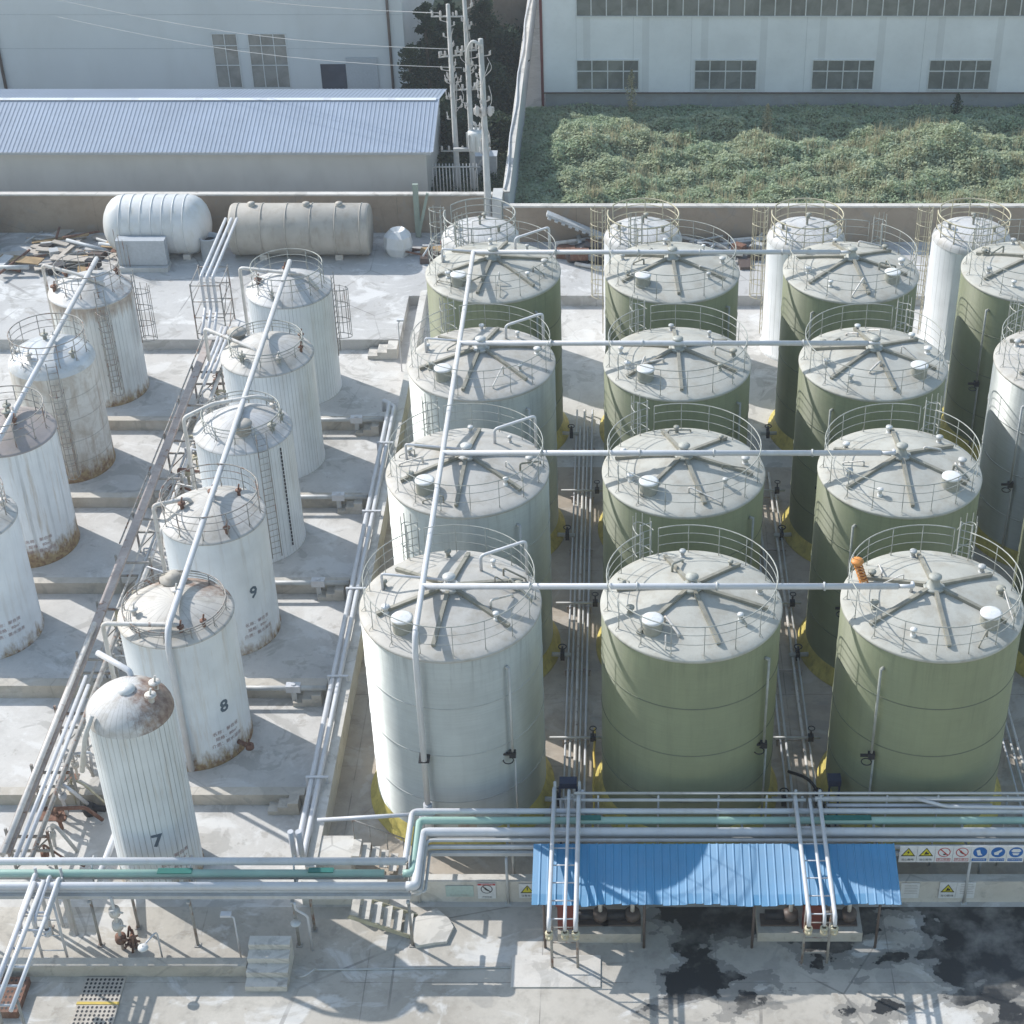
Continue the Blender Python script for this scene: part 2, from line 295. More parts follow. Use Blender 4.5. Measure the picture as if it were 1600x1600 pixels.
# ------------------------------------------------------------------ mesh builder
class MB:
    def __init__(s): s.v = []; s.f = []; s.s = []; s.mi = []; s.cur = 0
    def face(s, idx, smooth=False): s.f.append(idx); s.s.append(smooth); s.mi.append(s.cur)
    def box(s, x0, x1, y0, y1, z0, z1):
        b = len(s.v)
        s.v += [(x0, y0, z0), (x1, y0, z0), (x1, y1, z0), (x0, y1, z0), (x0, y0, z1), (x1, y0, z1), (x1, y1, z1), (x0, y1, z1)]
        for q in ((0, 3, 2, 1), (4, 5, 6, 7), (0, 1, 5, 4), (1, 2, 6, 5), (2, 3, 7, 6), (3, 0, 4, 7)): s.face(tuple(b + i for i in q))
        return s
    def obox(s, c, size, M=None):
        b = len(s.v); n0 = len(s.v); sx, sy, sz = (q / 2 for q in size)
        s.box(-sx, sx, -sy, sy, -sz, sz)
        M = M or Matrix.Identity(3)
        for i in range(n0, len(s.v)):
            p = M @ Vector(s.v[i]) + Vector(c); s.v[i] = tuple(p)
        return s
    def tube(s, pts, r, n=8, closed=False, cap=True, smooth=True):
        P = [Vector(p) for p in pts]; m = len(P)
        if m < 2: return s
        T = []
        for i in range(m):
            if closed: t = (P[(i + 1) % m] - P[i - 1])
            elif i == 0: t = P[1] - P[0]
            elif i == m - 1: t = P[-1] - P[-2]
            else: t = (P[i + 1] - P[i]).normalized() + (P[i] - P[i - 1]).normalized()
            if t.length < 1e-9: t = Vector((0, 0, 1))
            T.append(t.normalized())
        ref = Vector((0, 0, 1)) if abs(T[0].z) < 0.9 else Vector((1, 0, 0))
        u = (ref - T[0] * ref.dot(T[0])).normalized(); b = len(s.v)
        for i in range(m):
            u = (u - T[i] * u.dot(T[i]))
            u = u.normalized() if u.length > 1e-6 else T[i].orthogonal().normalized()
            wv = T[i].cross(u); sc = 1.0
            if 0 < i < m - 1 and not closed:
                ca = (P[i + 1] - P[i]).normalized().dot(T[i]); sc = 1 / max(0.5, ca)
            for j in range(n):
                a = 2 * PI * j / n; s.v.append(tuple(P[i] + (u * math.cos(a) + wv * math.sin(a)) * r * (1 + (sc - 1) * 0.5)))
        for i in range(m if closed else m - 1):
            i2 = (i + 1) % m
            for j in range(n):
                j2 = (j + 1) % n; s.face((b + i * n + j, b + i * n + j2, b + i2 * n + j2, b + i2 * n + j), smooth and n > 4)
        if cap and not closed:
            s.face(tuple(b + j for j in range(n - 1, -1, -1))); s.face(tuple(b + (m - 1) * n + j for j in range(n)))
        return s
    def ring(s, c, rad, z, r, n=48, a0=0, a1=360, sides=6):
        full = abs(a1 - a0) >= 359.9
        k = max(6, int(n * abs(a1 - a0) / 360))
        pts = [(c[0] + rad * math.cos(R(a0 + (a1 - a0) * i / k)), c[1] + rad * math.sin(R(a0 + (a1 - a0) * i / k)), z) for i in range(k if full else k + 1)]
        return s.tube(pts, r, sides, closed=full)
    def lathe(s, prof, n=32, c=(0, 0, 0), smooth=True, cap=False):
        b = len(s.v); m = len(prof)
        for r, z in prof:
            for j in range(n):
                a = 2 * PI * j / n; s.v.append((c[0] + r * math.cos(a), c[1] + r * math.sin(a), c[2] + z))
        for i in range(m - 1):
            for j in range(n):
                j2 = (j + 1) % n; s.face((b + i * n + j, b + i * n + j2, b + (i + 1) * n + j2, b + (i + 1) * n + j), smooth)
        if cap:
            s.face(tuple(b + (m - 1) * n + j for j in range(n))); s.face(tuple(b + j for j in range(n - 1, -1, -1)))
        return s
    def disc(s, c, r, h, n=20):
        return s.lathe([(r, 0), (r, h), (0.001, h)], n, c, False)
    def prism(s, poly, d, o=(0, 0, 0), ux=(1, 0, 0), uy=(0, 0, 1)):
        """polygon in the ux/uy plane, thickness vector d"""
        ux, uy, d, o = Vector(ux), Vector(uy), Vector(d), Vector(o); b = len(s.v); n = len(poly)
        for q in (Vector((0, 0, 0)), d):
            for x, y in poly: s.v.append(tuple(o + ux * x + uy * y + q))
        s.face(tuple(b + i for i in range(n))); s.face(tuple(b + n + i for i in range(n - 1, -1, -1)))
        for i in range(n):
            j = (i + 1) % n; s.face((b + i, b + n + i, b + n + j, b + j))
        return s
    def build(s, name, mat, parent=None, loc=None):
        me = bpy.data.meshes.new(name); me.from_pydata(s.v, [], s.f)
        for mm in (mat if isinstance(mat, (list, tuple)) else [mat]): me.materials.append(mm)
        me.polygons.foreach_set("use_smooth", s.s)
        if any(s.mi): me.polygons.foreach_set("material_index", s.mi)
        me.update(); o = bpy.data.objects.new(name, me); COL.objects.link(o)
        if parent is not None: o.parent = parent
        if loc: o.location = loc
        return o

def fillet(pts, rad, k=4):
    P = [Vector(p) for p in pts]; out = [P[0]]
    for i in range(1, len(P) - 1):
        a, b, c = P[i - 1], P[i], P[i + 1]; d1 = (a - b); d2 = (c - b); rr = min(rad, d1.length * 0.45, d2.length * 0.45)
        p0 = b + d1.normalized() * rr; p2 = b + d2.normalized() * rr
        for j in range(k + 1):
            t = j / k; out.append(p0 * (1 - t) ** 2 + b * 2 * t * (1 - t) + p2 * t * t)
    return out + [P[-1]]

def tag(o, label=None, cat=None, group=None, kind=None):
    if label: o["label"] = label
    if cat: o["category"] = cat
    if group: o["group"] = group
    if kind: o["kind"] = kind
    return o
def thing(name, label, cat, loc=(0, 0, 0), group=None, rz=0):
    o = bpy.data.objects.new(name, None); COL.objects.link(o); o.location = loc; o.rotation_euler = (0, 0, rz); o.empty_display_size = 0.3
    return tag(o, label, cat, group)
def struct(name, mb, mat): return tag(mb.build(name, mat), kind="structure", label=None)

def text_mesh(body, size, align='CENTER', bold=0.0):
    c = bpy.data.curves.new("txt", 'FONT'); c.body = body; c.size = size; c.align_x = align; c.align_y = 'CENTER'; c.resolution_u = 2; c.offset = bold
    o = bpy.data.objects.new("txt", c); COL.objects.link(o); bpy.context.view_layer.update()
    dg = bpy.context.evaluated_depsgraph_get(); me = o.evaluated_get(dg).to_mesh()
    vs = [tuple(v.co) for v in me.vertices]; fs = [tuple(p.vertices) for p in me.polygons]
    o.evaluated_get(dg).to_mesh_clear(); bpy.data.objects.remove(o); bpy.data.curves.remove(c)
    return vs, fs
def text_on(mb, body, size, fn, bold=0.0):
    vs, fs = text_mesh(body, size, 'CENTER', bold); b = len(mb.v)
    mb.v += [fn(x, y) for x, y, _ in vs]
    for f in fs: mb.face(tuple(b + i for i in f))
    return mb

# ------------------------------------------------------------------ setting: ground sheets
g = MB(); g.box(-220, 220, -60, 420, -0.5, 0.0); struct("ground", g, m_ground)
def sheet(name, x0, x1, y0, y1, z, mat):
    m = MB(); b = 0; m.v = [(x0, y0, z), (x1, y0, z), (x1, y1, z), (x0, y1, z)]; m.face((0, 1, 2, 3)); return struct(name, m, mat)
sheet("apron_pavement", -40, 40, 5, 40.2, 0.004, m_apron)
sheet("tank_floor", -10.1, 24, 41.0, 67.0, 0.004, m_pad)
y_ = MB(); y_.box(-40, -11.05, 78.0, 93.0, 0.0, 0.6); y_.box(-11.05, 40, 82.8, 93.0, 0.0, 0.6); struct("yard_terrace", y_, m_yard)

# ------------------------------------------------------------------ low concrete walls
def wall(name, label, x0, x1, y0, y1, z0, z1, mat=m_cross, cap=None, cat="low wall"):
    if cap is None:
        m = MB(); m.box(x0, x1, y0, y1, z0, z1); return tag(m.build(name, mat), label, cat)
    t = thing(name, label, cat, ((x0 + x1) / 2, (y0 + y1) / 2, z0))
    cx, cy = t.location[0], t.location[1]
    m = MB(); m.box(x0 - cx, x1 - cx, y0 - cy, y1 - cy, 0, z1 - z0 - 0.06); m.build("wall_body", mat, t)
    m = MB(); m.box(x0 - cx - cap, x1 - cx + cap, y0 - cy - cap, y1 - cy + cap, z1 - z0 - 0.06, z1 - z0); m.build("coping", m_cope, t)
    return t
xl = "low concrete cross wall "
wall("cross_wall", xl + "between the rearmost white tank and the one before it", -30, -11.05, 70.2, 70.6, 0.004, 0.55)
wall("cross_wall", xl + "behind the ladder tank, second from the back of the left yard", -30, -11.05, 63.7, 64.1, 0.004, 0.55)
wall("cross_wall", xl + "just behind the tank numbered 9", -30, -11.05, 57.4, 57.8, 0.004, 0.55)
wall("cross_wall", xl + "between the tanks numbered 9 and 8", -30, -11.05, 50.8, 51.25, 0.004, 0.62)
wall("cross_wall", xl + "between the tanks numbered 8 and 7", -30, -11.05, 45.0, 45.4, 0.004, 0.5)
wall("front_kerb_wall", "low dark concrete wall along the front of the white tank yard", -30, -11.75, 37.25, 37.6, 0.008, 0.5)
wall("dike_wall", "long pale concrete dike wall carrying two white pipes beside the big tanks", -10.36, -10.02, 41.0, 82.6, 0.0, 1.05, m_dikew)
wall("sign_wall", "grey concrete front wall of the big tanks with safety signs on it", -6.9, 30, 40.42, 40.75, 0.0, 0.98, m_dike)
wall("entry_wall", "short rough concrete wall left of the entry steps under the pipe rack", -10.45, -7.6, 40.3, 40.6, 0.0, 0.9, m_dike)

def steps(name, label, x0, x1, y0, y1, h, n, axis='y', mat=m_dike):
    m = MB()
    for i in range(n):
        z0 = h * i / n
        if axis == 'y': m.box(x0, x1, y0 + (y1 - y0) * i / n, y1, z0 + 0.004, h * (i + 1) / n)
        else: m.box(x0 + (x1 - x0) * i / n, x1, y0, y1, z0 + 0.004, h * (i + 1) / n)
    return tag(m.build(name, mat), label, "steps")
steps("concrete_steps", "short concrete steps against the rear terrace beside the dike wall", -12.6, -11.1, 77.0, 77.9, 0.6, 3, 'x')
for i, (yy, ds) in enumerate(((69.65, "second tank from the rear"), (63.2, "tank with the plain ladder"), (56.9, "tank painted nine"), (50.3, "tank painted eight"), (44.5, "narrow tank painted seven"))):
    steps("concrete_steps", "concrete steps by the dike wall near the " + ds, -12.3, -11.2, yy, yy + 0.5, 0.55, 3, 'x', m_cross)
steps("stair_block", "grey concrete block stair over the front kerb wall, left of the stained apron", -11.72, -10.4, 36.65, 38.1, 0.95, 4)

# ------------------------------------------------------------------ boundary wall, buildings behind
def boundary(name, label, x0, x1, y0, y1, z1):
    t = thing(name, label, "wall", ((x0 + x1) / 2, (y0 + y1) / 2, 0.6))
    cx, cy = t.location[0], t.location[1]
    m = MB(); m.box(x0 - cx, x1 - cx, y0 - cy, y1 - cy, -0.6, z1 - 0.6 - 0.1)
    m.build("wall_body", m_render, t)
    m = MB(); m.box(x0 - cx, x1 - cx, y0 - cy - 0.06, y1 - cy + 0.06, z1 - 0.6 - 0.1, z1 - 0.6); m.build("coping", m_cope, t)
    return t
boundary("boundary_wall", "brown rendered yard wall in front of the pale blue shed", -48, -6.95, 90.5, 90.75, 2.98)
boundary("boundary_wall", "brown rendered yard wall in front of the overgrown plot", -6.3, 40, 89.3, 89.55, 2.82)
wall("gate_pillar", "grey concrete pillar where the two yard walls meet behind the pole", -6.9, -6.35, 89.2, 90.8, 0.0, 3.2, m_pole, None, "pillar")
fw = thing("plot_wall", "long pale wall running back between the overgrown plot and the pole yard", "wall", (-6.2, 106, 0))
m = MB(); m.box(-0.12, 0.12, -15.2, 40, 0, 2.9); m.build("wall_body", m_white_l, fw)
m = MB(); m.box(-0.2, 0.2, -15.2, 40, 2.9, 3.0); m.build("coping", m_cope, fw)
m = MB()
pts = [(-0.1 + 0.07 * math.sin(i * 0.8), -15 + i * 1.3, 3.06 + 0.04 * abs(math.sin(i * 2.1))) for i in range(38)]
m.tube(pts, 0.05, 5); m.build("cable", m_pipe, fw)

def window(parent, x0, x1, z0, z1, y, nx, nz, gm=m_glass, fw_=0.07, name="window", hz=None):
    f = MB(); f.box(x0, x1, y - 0.05, y + 0.02, z1 - fw_, z1); f.box(x0, x1, y - 0.08, y + 0.02, z0, z0 + fw_)
    f.box(x0, x0 + fw_, y - 0.05, y + 0.02, z0 + fw_, z1 - fw_); f.box(x1 - fw_, x1, y - 0.05, y + 0.02, z0 + fw_, z1 - fw_)
    for i in range(1, nx):
        x = x0 + (x1 - x0) * i / nx; f.box(x - fw_ / 2, x + fw_ / 2, y - 0.045, y + 0.02, z0 + fw_, z1 - fw_)
    for q in (hz or [i / nz for i in range(1, nz)]):
        zz = z0 + (z1 - z0) * q; f.box(x0 + fw_, x1 - fw_, y - 0.04, y + 0.02, zz - fw_ / 2, zz + fw_ / 2)
    o = f.build(name, m_frame, parent)
    p = MB(); p.box(x0 + 0.02, x1 - 0.02, y + 0.005, y + 0.03, z0 + 0.02, z1 - 0.02); p.build("pane", gm, o)
    return o
# right-hand factory
rb = thing("factory_building", "white clad factory with grey windows behind the overgrown plot", "building", (0, 111, 0))
m = MB(); m.box(-4.8, 60, 0, 25, 1.05, 8.7); m.build("wall", m_white_b, rb)
m = MB(); m.box(-4.7, 60, 0.06, 25, 0, 1.0); m.build("plinth", m_plinth, rb)
m = MB(); m.box(-4.85, 60, -0.1, 0, 0.98, 1.06); m.build("drip_edge", m_brown, rb)
m = MB(); m.box(-4.98, -4.8, -0.08, 0.2, 0.0, 8.7); m.build("corner_trim", m_maroon, rb)
for x0 in (-2.64, 5.14, 12.9, 20.6, 28.4):
    window(rb, x0, x0 + 4.15, 1.22, 3.3, -0.02, 4, 2, hz=[0.62])
window(rb, -2.62, 45, 6.15, 7.9, -0.02, 48, 1)
m = MB()
for x in (-2.62, 1.1, 4.9, 12.4, 20.1): m.box(x, x + 0.02, -0.006, 0.0, 1.06, 8.6)
m.build("panel_joint", m_panel, rb)
m = MB(); m.box(-5.2, 60.4, -0.4, 25.3, 8.7, 8.95); m.build("roof", m_panel, rb)
# left-hand factory
lb = thing("factory_building", "tall off-white factory with two tall dusty windows behind the pale blue shed", "building", (0, 113, 0))
m = MB(); m.box(-70, -14.1, 0, 24, 0, 9.2); m.build("wall", m_white_l, lb)
window(lb, -26.9, -25.2, 0.6, 4.36, -0.02, 2, 3, m_glassl, 0.05, hz=[0.42, 0.78]); window(lb, -24.5, -21.95, 0.6, 4.36, -0.02, 3, 3, m_glassl, 0.05, hz=[0.42, 0.78])
m = MB(); m.box(-19.85, -18.15, -0.02, 0.02, 0.2, 2.25); m.build("doorway", m_glassd, lb)
m = MB(); m.box(-18.1, -16.0, -0.1, -0.02, 0.2, 2.7); m.build("sliding_door", m_panel, lb)
m = MB(); m.tube([(-15.05, -0.12, 0), (-15.05, -0.12, 9)], 0.09, 8); m.build("downpipe", m_brown, lb)
m = MB(); m.tube([(-41.2, -0.12, 0), (-41.2, -0.12, 9)], 0.11, 8); m.build("downpipe", m_brown, lb)
m = MB(); m.box(-70.5, -13.8, -0.4, 24.3, 9.2, 9.5); m.build("roof", m_panel, lb)
m = MB(); m.box(-70, -14.15, -0.012, 0, 3.3, 3.33); m.box(-70, -14.15, -0.012, 0, 5.6, 5.63); m.build("panel_joint", m_panel, lb)
# shed
sh = thing("shed", "long low shed with pale blue ribbed metal roof behind the yard wall", "shed", (0, 95, 0))
m = MB(); pr = [(0.25, 0), (9.75, 0), (9.75, 3.55), (5, 4.72), (0.25, 3.55)]
m.prism(pr, (34.3, 0, 0), (-45.4, 0, 0), (0, 1, 0), (0, 0, 1)); m.build("wall", m_shed_wall, sh)
m = MB()
for (ya, za, yb, zb) in ((0, 3.57, 5, 4.84), (10, 3.57, 5, 4.84)):
    n = Vector((0, za - zb, yb - ya)).normalized(); n = n if n.z > 0 else -n
    pitch = 0.25; x = -45.6; poly = []
    while x < -10.8:
        poly += [(x, 0), (x + 0.16, 0), (x + 0.18, 0.022), (x + 0.23, 0.022)]; x += pitch
    b = len(m.v)
    for yy, zz in ((ya, za), (yb, zb)):
        for px, pz in poly: m.v.append((px, yy + n.y * pz, zz + n.z * pz))
    k = len(poly)
    for i in range(k - 1): m.face((b + i, b + i + 1, b + k + i + 1, b + k + i))
m.build("roof", m_shed_roof, sh)
m = MB(); m.prism([(4.8, 4.86), (5.0, 4.92), (5.2, 4.86), (5.0, 4.89)], (34.9, 0, 0), (-45.7, 0, 0), (0, 1, 0), (0, 0, 1)); m.build("ridge_cap", m_white_b, sh)
m = MB(); m.box(-45.6, -10.75, -0.05, 0.0, 3.42, 3.56); m.build("gutter", m_panel, sh)

# ------------------------------------------------------------------ big tanks
RT, HT = 3.0, 8.34
def rail(mb, rad, z0, h=1.05, gaps=(), posts=16, mids=(0.36, 0.7), rr=0.028, lean=0.0):
    spans = []; a = 0
    gs = sorted(gaps)
    if not gs: spans = [(0, 360)]
    else:
        for i, (ga, gb) in enumerate(gs):
            nb = gs[(i + 1) % len(gs)][0] + (360 if i == len(gs) - 1 else 0); spans.append((gb, nb))
    for a0, a1 in spans:
        mb.ring((0, 0), rad, z0 + h, rr * 1.25, 56, a0, a1, 6)
        for q in mids: mb.ring((0, 0), rad, z0 + h * q, rr * 0.75, 56, a0, a1, 5)
        n = max(2, round(posts * (a1 - a0) / 360))
        for i in range(n + (0 if a1 - a0 > 359 else 1)):
            an = R(a0 + (a1 - a0) * i / n); c, s_ = math.cos(an), math.sin(an)
            mb.tube([(rad * c, rad * s_, z0 - 0.12), (rad * c, rad * s_, z0 + h)], rr * 0.9, 5)
            mb.tube([(rad * c, rad * s_, z0 + 0.12), ((rad + 0.14) * c, (rad + 0.14) * s_, z0 - 0.05)], rr * 0.7, 4)
def cage(mb, rad, ang, z0, z1, wd=0.42, depth=0.7, cz0=None, hoop=0.9, rr=0.024, bars=5, cagetop=None):
    """vertical ladder with a safety cage on a tank side at angle ang (deg)"""
    a = R(ang); er = Vector((math.cos(a), math.sin(a), 0)); et = Vector((-math.sin(a), math.cos(a), 0))
    o = er * (rad + 0.16)
    for sg in (-1, 1):
        p = o + et * (wd / 2 * sg); mb.tube([(p.x, p.y, z0), (p.x, p.y, z1)], rr, 5)
    z = z0 + 0.2
    while z < z1:
        p, q = o + et * (wd / 2), o - et * (wd / 2); mb.tube([(p.x, p.y, z), (q.x, q.y, z)], rr * 0.7, 4); z += 0.3
    if cz0 is None: return
    top = cagetop or z1
    path = []
    for i in range(11):
        t = PI * i / 10; path.append(o + et * (math.cos(t) * (wd / 2 + 0.1)) + er * (math.sin(t) * depth))
    z = cz0
    while z <= top + 0.01:
        mb.tube([(p.x, p.y, z) for p in path], rr * 0.8, 4); z += hoop
    for i in range(1, 10, max(1, 10 // bars)):
        p = path[i]; mb.tube([(p.x, p.y, cz0), (p.x, p.y, top)], rr * 0.7, 4)

def big_tank(name, label, x, y, wallm, col, gauge, spoke0, hatch, rust=False, rail_m=None, nozz=None, ladder=118):
    t = thing(name, label, "storage tank", (x, y, 0), "big storage tanks of the right-hand block")
    roofm = m_roofs if rust else m_roofg; rm = rail_m or m_rail
    m = MB(); m.lathe([(RT, 0.0), (RT, HT - 0.06)], 96); m.build("shell", wallm, t)
    for hz0 in (2.15, 4.25, 6.3):
        m = MB(); m.ring((0, 0), RT, hz0, 0.02, 96); m.build("hoop", m_hoops if wallm is m_silver else m_hoopg, t)
    m = MB(); m.lathe([(RT + 0.3, 0.0), (RT + 0.3, 0.12), (RT + 0.16, 0.22), (RT + 0.15, 0.34), (RT + 0.08, 0.42), (RT + 0.06, 0.56), (RT + 0.002, 0.66)], 72)
    m.build("foot_ring", m_skirt, t)
    zr = lambda r: HT + 0.02 + 0.62 * (1 - (r / RT) ** 1.35)
    prof = [(RT + 0.01, HT - 0.1), (RT + 0.035, HT - 0.06), (RT + 0.035, HT - 0.01), (RT, HT + 0.02)] + [(r, zr(r)) for r in (2.7, 2.3, 1.9, 1.5, 1.1, 0.7, 0.35, 0.01)]
    m = MB(); m.lathe(prof, 96); roof = m.build("roof", roofm, t)
    for i in range(6):
        a = R(spoke0 + 60 * i + random.uniform(-3, 3)); c, s_ = math.cos(a), math.sin(a)
        r1 = 2.55 + random.uniform(-0.05, 0.05); m = MB()
        P0 = Vector((0.28 * c, 0.28 * s_, zr(0.28) + 0.06)); P1 = Vector((r1 * c, r1 * s_, zr(r1) + 0.05))
        mid = (P0 + P1) / 2; d = (P1 - P0); ex = d.normalized(); ez = (Vector((0, 0, 1)) - ex * ex.z).normalized(); ey = ez.cross(ex)
        m.obox(mid + ez * 0.03, (d.length, 0.13, 0.13), Matrix((ex, ey, ez)).transposed()); m.build("roof_rib", m_rib, roof)
    m = MB(); m.lathe([(0.30, zr(0.3) - 0.02), (0.30, 9.02), (0.36, 9.02), (0.36, 9.08), (0.30, 9.09), (0.22, 9.10), (0.16, 9.3), (0.15, 9.42), (0.22, 9.43), (0.22, 9.48), (0.01, 9.5)], 20)
    m.build("centre_vent", m_pipeg if rust else m_rail, t)
    ha = R(hatch); hr = 2.15; hx, hy = hr * math.cos(ha), hr * math.sin(ha)
    m = MB(); m.lathe([(0.33, zr(hr) - 0.12), (0.33, zr(hr) + 0.4)], 24, (hx, hy, 0)); hb = m.build("manhole", m_drum, t)
    m = MB(); m.lathe([(0.30, zr(hr) + 0.395), (0.36, zr(hr) + 0.4), (0.36, zr(hr) + 0.45), (0.28, zr(hr) + 0.47), (0.01, zr(hr) + 0.48)], 24, (hx, hy, 0)); m.build("lid", m_whitelid, hb)
    for (na, nr, sz) in (nozz or [(165, 2.35, 1), (205, 2.2, 1.2), (95, 2.4, 1), (8, 2.3, 1.3), (-38, 2.0, 0.9), (48, 2.2, 0.8)]):
        a = R(na + random.uniform(-5, 5)); c = (nr * math.cos(a), nr * math.sin(a), zr(nr) - 0.05); k = sz * 0.78
        m = MB(); m.lathe([(0.085 * k, 0), (0.085 * k, 0.26), (0.15 * k, 0.27), (0.15 * k, 0.33), (0.01, 0.34)], 12, c)
        m.lathe([(0.12 * k, 0), (0.12 * k, 0.1), (0.085 * k, 0.11)], 12, c)
        m.build("roof_nozzle", random.choice([m_whitelid, m_pipeg, m_drum]), t)
    rq = random.Random(int(x * 31 + y * 17))
    for q in range(rq.randint(2, 5)):
        a = rq.uniform(0, 2 * PI); rr = rq.uniform(1.0, 2.6); a2 = a + rq.uniform(-0.5, 0.5); r2 = min(2.7, rr + rq.uniform(0.3, 0.9))
        m = MB(); m.tube(fillet([(rr * math.cos(a), rr * math.sin(a), zr(rr)), (rr * math.cos(a), rr * math.sin(a), zr(rr) + rq.uniform(0.15, 0.4)), (r2 * math.cos(a2), r2 * math.sin(a2), zr(r2) + 0.1), (r2 * math.cos(a2), r2 * math.sin(a2), zr(r2) - 0.02)], 0.1), rq.uniform(0.02, 0.045), 6); m.build("roof_conduit", rq.choice([m_pipeold, m_rib, m_drum]), t)
    m = MB(); rail(m, 2.82, HT + 0.1, 1.12, [(ladder - 6, ladder + 6)], 17, rr=0.0175 if col else 0.015)
    m.build("guard_rail", rm, t)
    m = MB(); cage(m, RT + 0.02, ladder, 0.4, HT + 1.3, cz0=2.6, hoop=0.95, bars=4, cagetop=HT + 1.3); m.build("ladder", rm, t)
    ga = R(gauge); e = Vector((math.cos(ga), math.sin(ga), 0)); m = MB(); p = e * (RT + 0.16)
    m.tube([(p.x, p.y, HT - 0.75), (p.x, p.y, HT - 4.4)], 0.045, 8); m.tube([(e.x * RT, e.y * RT, HT - 0.8), (p.x, p.y, HT - 0.8)], 0.06, 6)
    m.tube([(p.x + 0.08, p.y, HT - 4.55), (p.x + 0.08, p.y, 0.5)], 0.04, 6); gp = m.build("level_gauge", m_pipeg if wallm is m_silver else m_rail, t)
    m = MB(); m.obox((p.x, p.y, HT - 4.5), (0.22, 0.2, 0.22)); m.obox((p.x - 0.22, p.y, HT - 4.5), (0.3, 0.08, 0.08)); m.ring((p.x - 0.15, p.y - 0.05), 0.17, HT - 4.75, 0.02, 16); m.build("gauge_valve", m_dark, gp)
    m = MB(); oa = R(-4 if col != 2 else 184); q = Vector((math.cos(oa), math.sin(oa), 0))
    m.tube([tuple(q * RT + Vector((0, -0.9, 0.5))), tuple(q * (RT + 0.75) + Vector((0, -0.9, 0.5)))], 0.09, 8)
    ov = m.build("outlet_pipe", m_pipeg, t)
    m = MB(); c = q * (RT + 0.42) + Vector((0, -0.9, 0.5)); m.obox(tuple(c), (0.16, 0.34, 0.34)); m.tube([tuple(c), tuple(c + Vector((0, 0, 0.4)))], 0.04, 6); m.ring((c.x, c.y), 0.15, c.z + 0.4, 0.025, 14); m.build("outlet_valve", m_dark, ov)
    if col == 0:
        m = MB(); a = R(55); c0 = Vector((1.65 * math.cos(a), 1.65 * math.sin(a), zr(1.65))); a2 = R(33); c1 = Vector((2.95 * math.cos(a2), 2.95 * math.sin(a2), 0))
        m.tube(fillet([c0, c0 + Vector((0, 0, 0.62)), Vector((c1.x, c1.y, zr(1.65) + 1.05)), Vector((c1.x, c1.y, HT + 0.02))], 0.16), 0.058, 8); m.build("vent_pipe", m_pipe, t)
        m = MB(); m.tube(fillet([(0.2, 0.1, 9.2), (-2.3, 0.5, 9.2), (-2.3, 0.5, HT + 0.2)], 0.1), 0.05, 6); m.build("side_pipe", m_pipe, t)
    return t
DX = [-5.51, 2.50, 10.51, 18.52]; DY = [45.91, 53.96, 62.05, 70.27]
cols = ["left", "middle", "right", "far right"]
rowd = ["nearest the camera", "second from the camera", "third from the camera", "rearmost"]
for j in range(4):
    for i in range(4):
        if i == 3 and j == 0: continue
        sil = (i == 0 and j < 3) or (i == 3 and j == 2)
        base = ("pale silver-grey big tank, " if sil else "green big tank, ")
        lab = base + rowd[j] + " in the " + cols[i] + " column"
        if (i, j) == (2, 0): lab = "nearest green tank of the right column, orange hose hanging on its rail"
        if (i, j) == (0, 3): lab = "only green tank of the left column, at its rear behind the silver-grey ones"
        if (i, j) == (3, 2): lab = "silver-grey tank cut off at the right edge of the photo"
        if (i, j) == (3, 3): lab = "green tank cut off at the right edge, in front of a white tank"
        if (i, j) == (3, 1): lab = "tank mostly beyond the right edge, only its yellow foot ring in view"
        gauge = {0: -50, 1: -38, 2: -128, 3: -135}[i]
        hatch = {0: -131, 1: -128, 2: -40, 3: -40}[i]
        sp = {0: -97, 1: -72, 2: -88, 3: -88}[i] + (0 if j < 2 else -14 if i == 1 else 8 if i == 2 else -4)
        nz = None if i < 2 else [(150, 2.2, 1.2), (200, 2.1, 1.2), (97, 2.4, 1.1), (40, 2.4, 1.2), (5, 2.3, 1.4), (-118, 2.2, 1)]
        T = big_tank("storage_tank", lab, DX[i], DY[j], m_silver if sil else m_green, i, gauge, sp, hatch, sil, None, nz, 118 if i != 2 else 62)
        if (i, j) == (0, 0):
            m = MB(); a0 = R(-88)
            n = 8
            for q in range(n):
                a, b2 = a0 + q * 0.026, a0 + (q + 1) * 0.026; rr = RT + 0.012; b = len(m.v)
                m.v += [(rr * math.cos(a), rr * math.sin(a), 0.9), (rr * math.cos(b2), rr * math.sin(b2), 0.9), (rr * math.cos(b2), rr * math.sin(b2), 1.5), (rr * math.cos(a), rr * math.sin(a), 1.5)]; m.face((b, b + 1, b + 2, b + 3))
            npl = m.build("name_plate", m_woodp, T)
            m = MB(); rr = RT + 0.018
            for q, s_ in enumerate(("名称：", "规格：", "介质：")):
                text_on(m, s_, 0.16, lambda x, z, q=q: (rr * math.cos(a0 + 0.1 + x / rr), rr * math.sin(a0 + 0.1 + x / rr), 1.38 - q * 0.18 + z))
            m.build("lettering", m_redtext, npl)
# orange corrugated hose hanging on a rail
m = MB()
for q in range(7):
    m.lathe([(0.13, 0), (0.165, 0.045), (0.13, 0.09)], 14, (8.10 + 0.035 * q, 47.0 - 0.05 * q, HT + 0.80 - q * 0.09))
m.lathe([(0.2, 0), (0.22, 0.05), (0.2, 0.1), (0.01, 0.12)], 16, (8.08, 47.02, HT + 0.88))
tag(m.build("orange_hose", m_orange), "orange corrugated duct hanging on the guard rail of the right green tank", "hose")

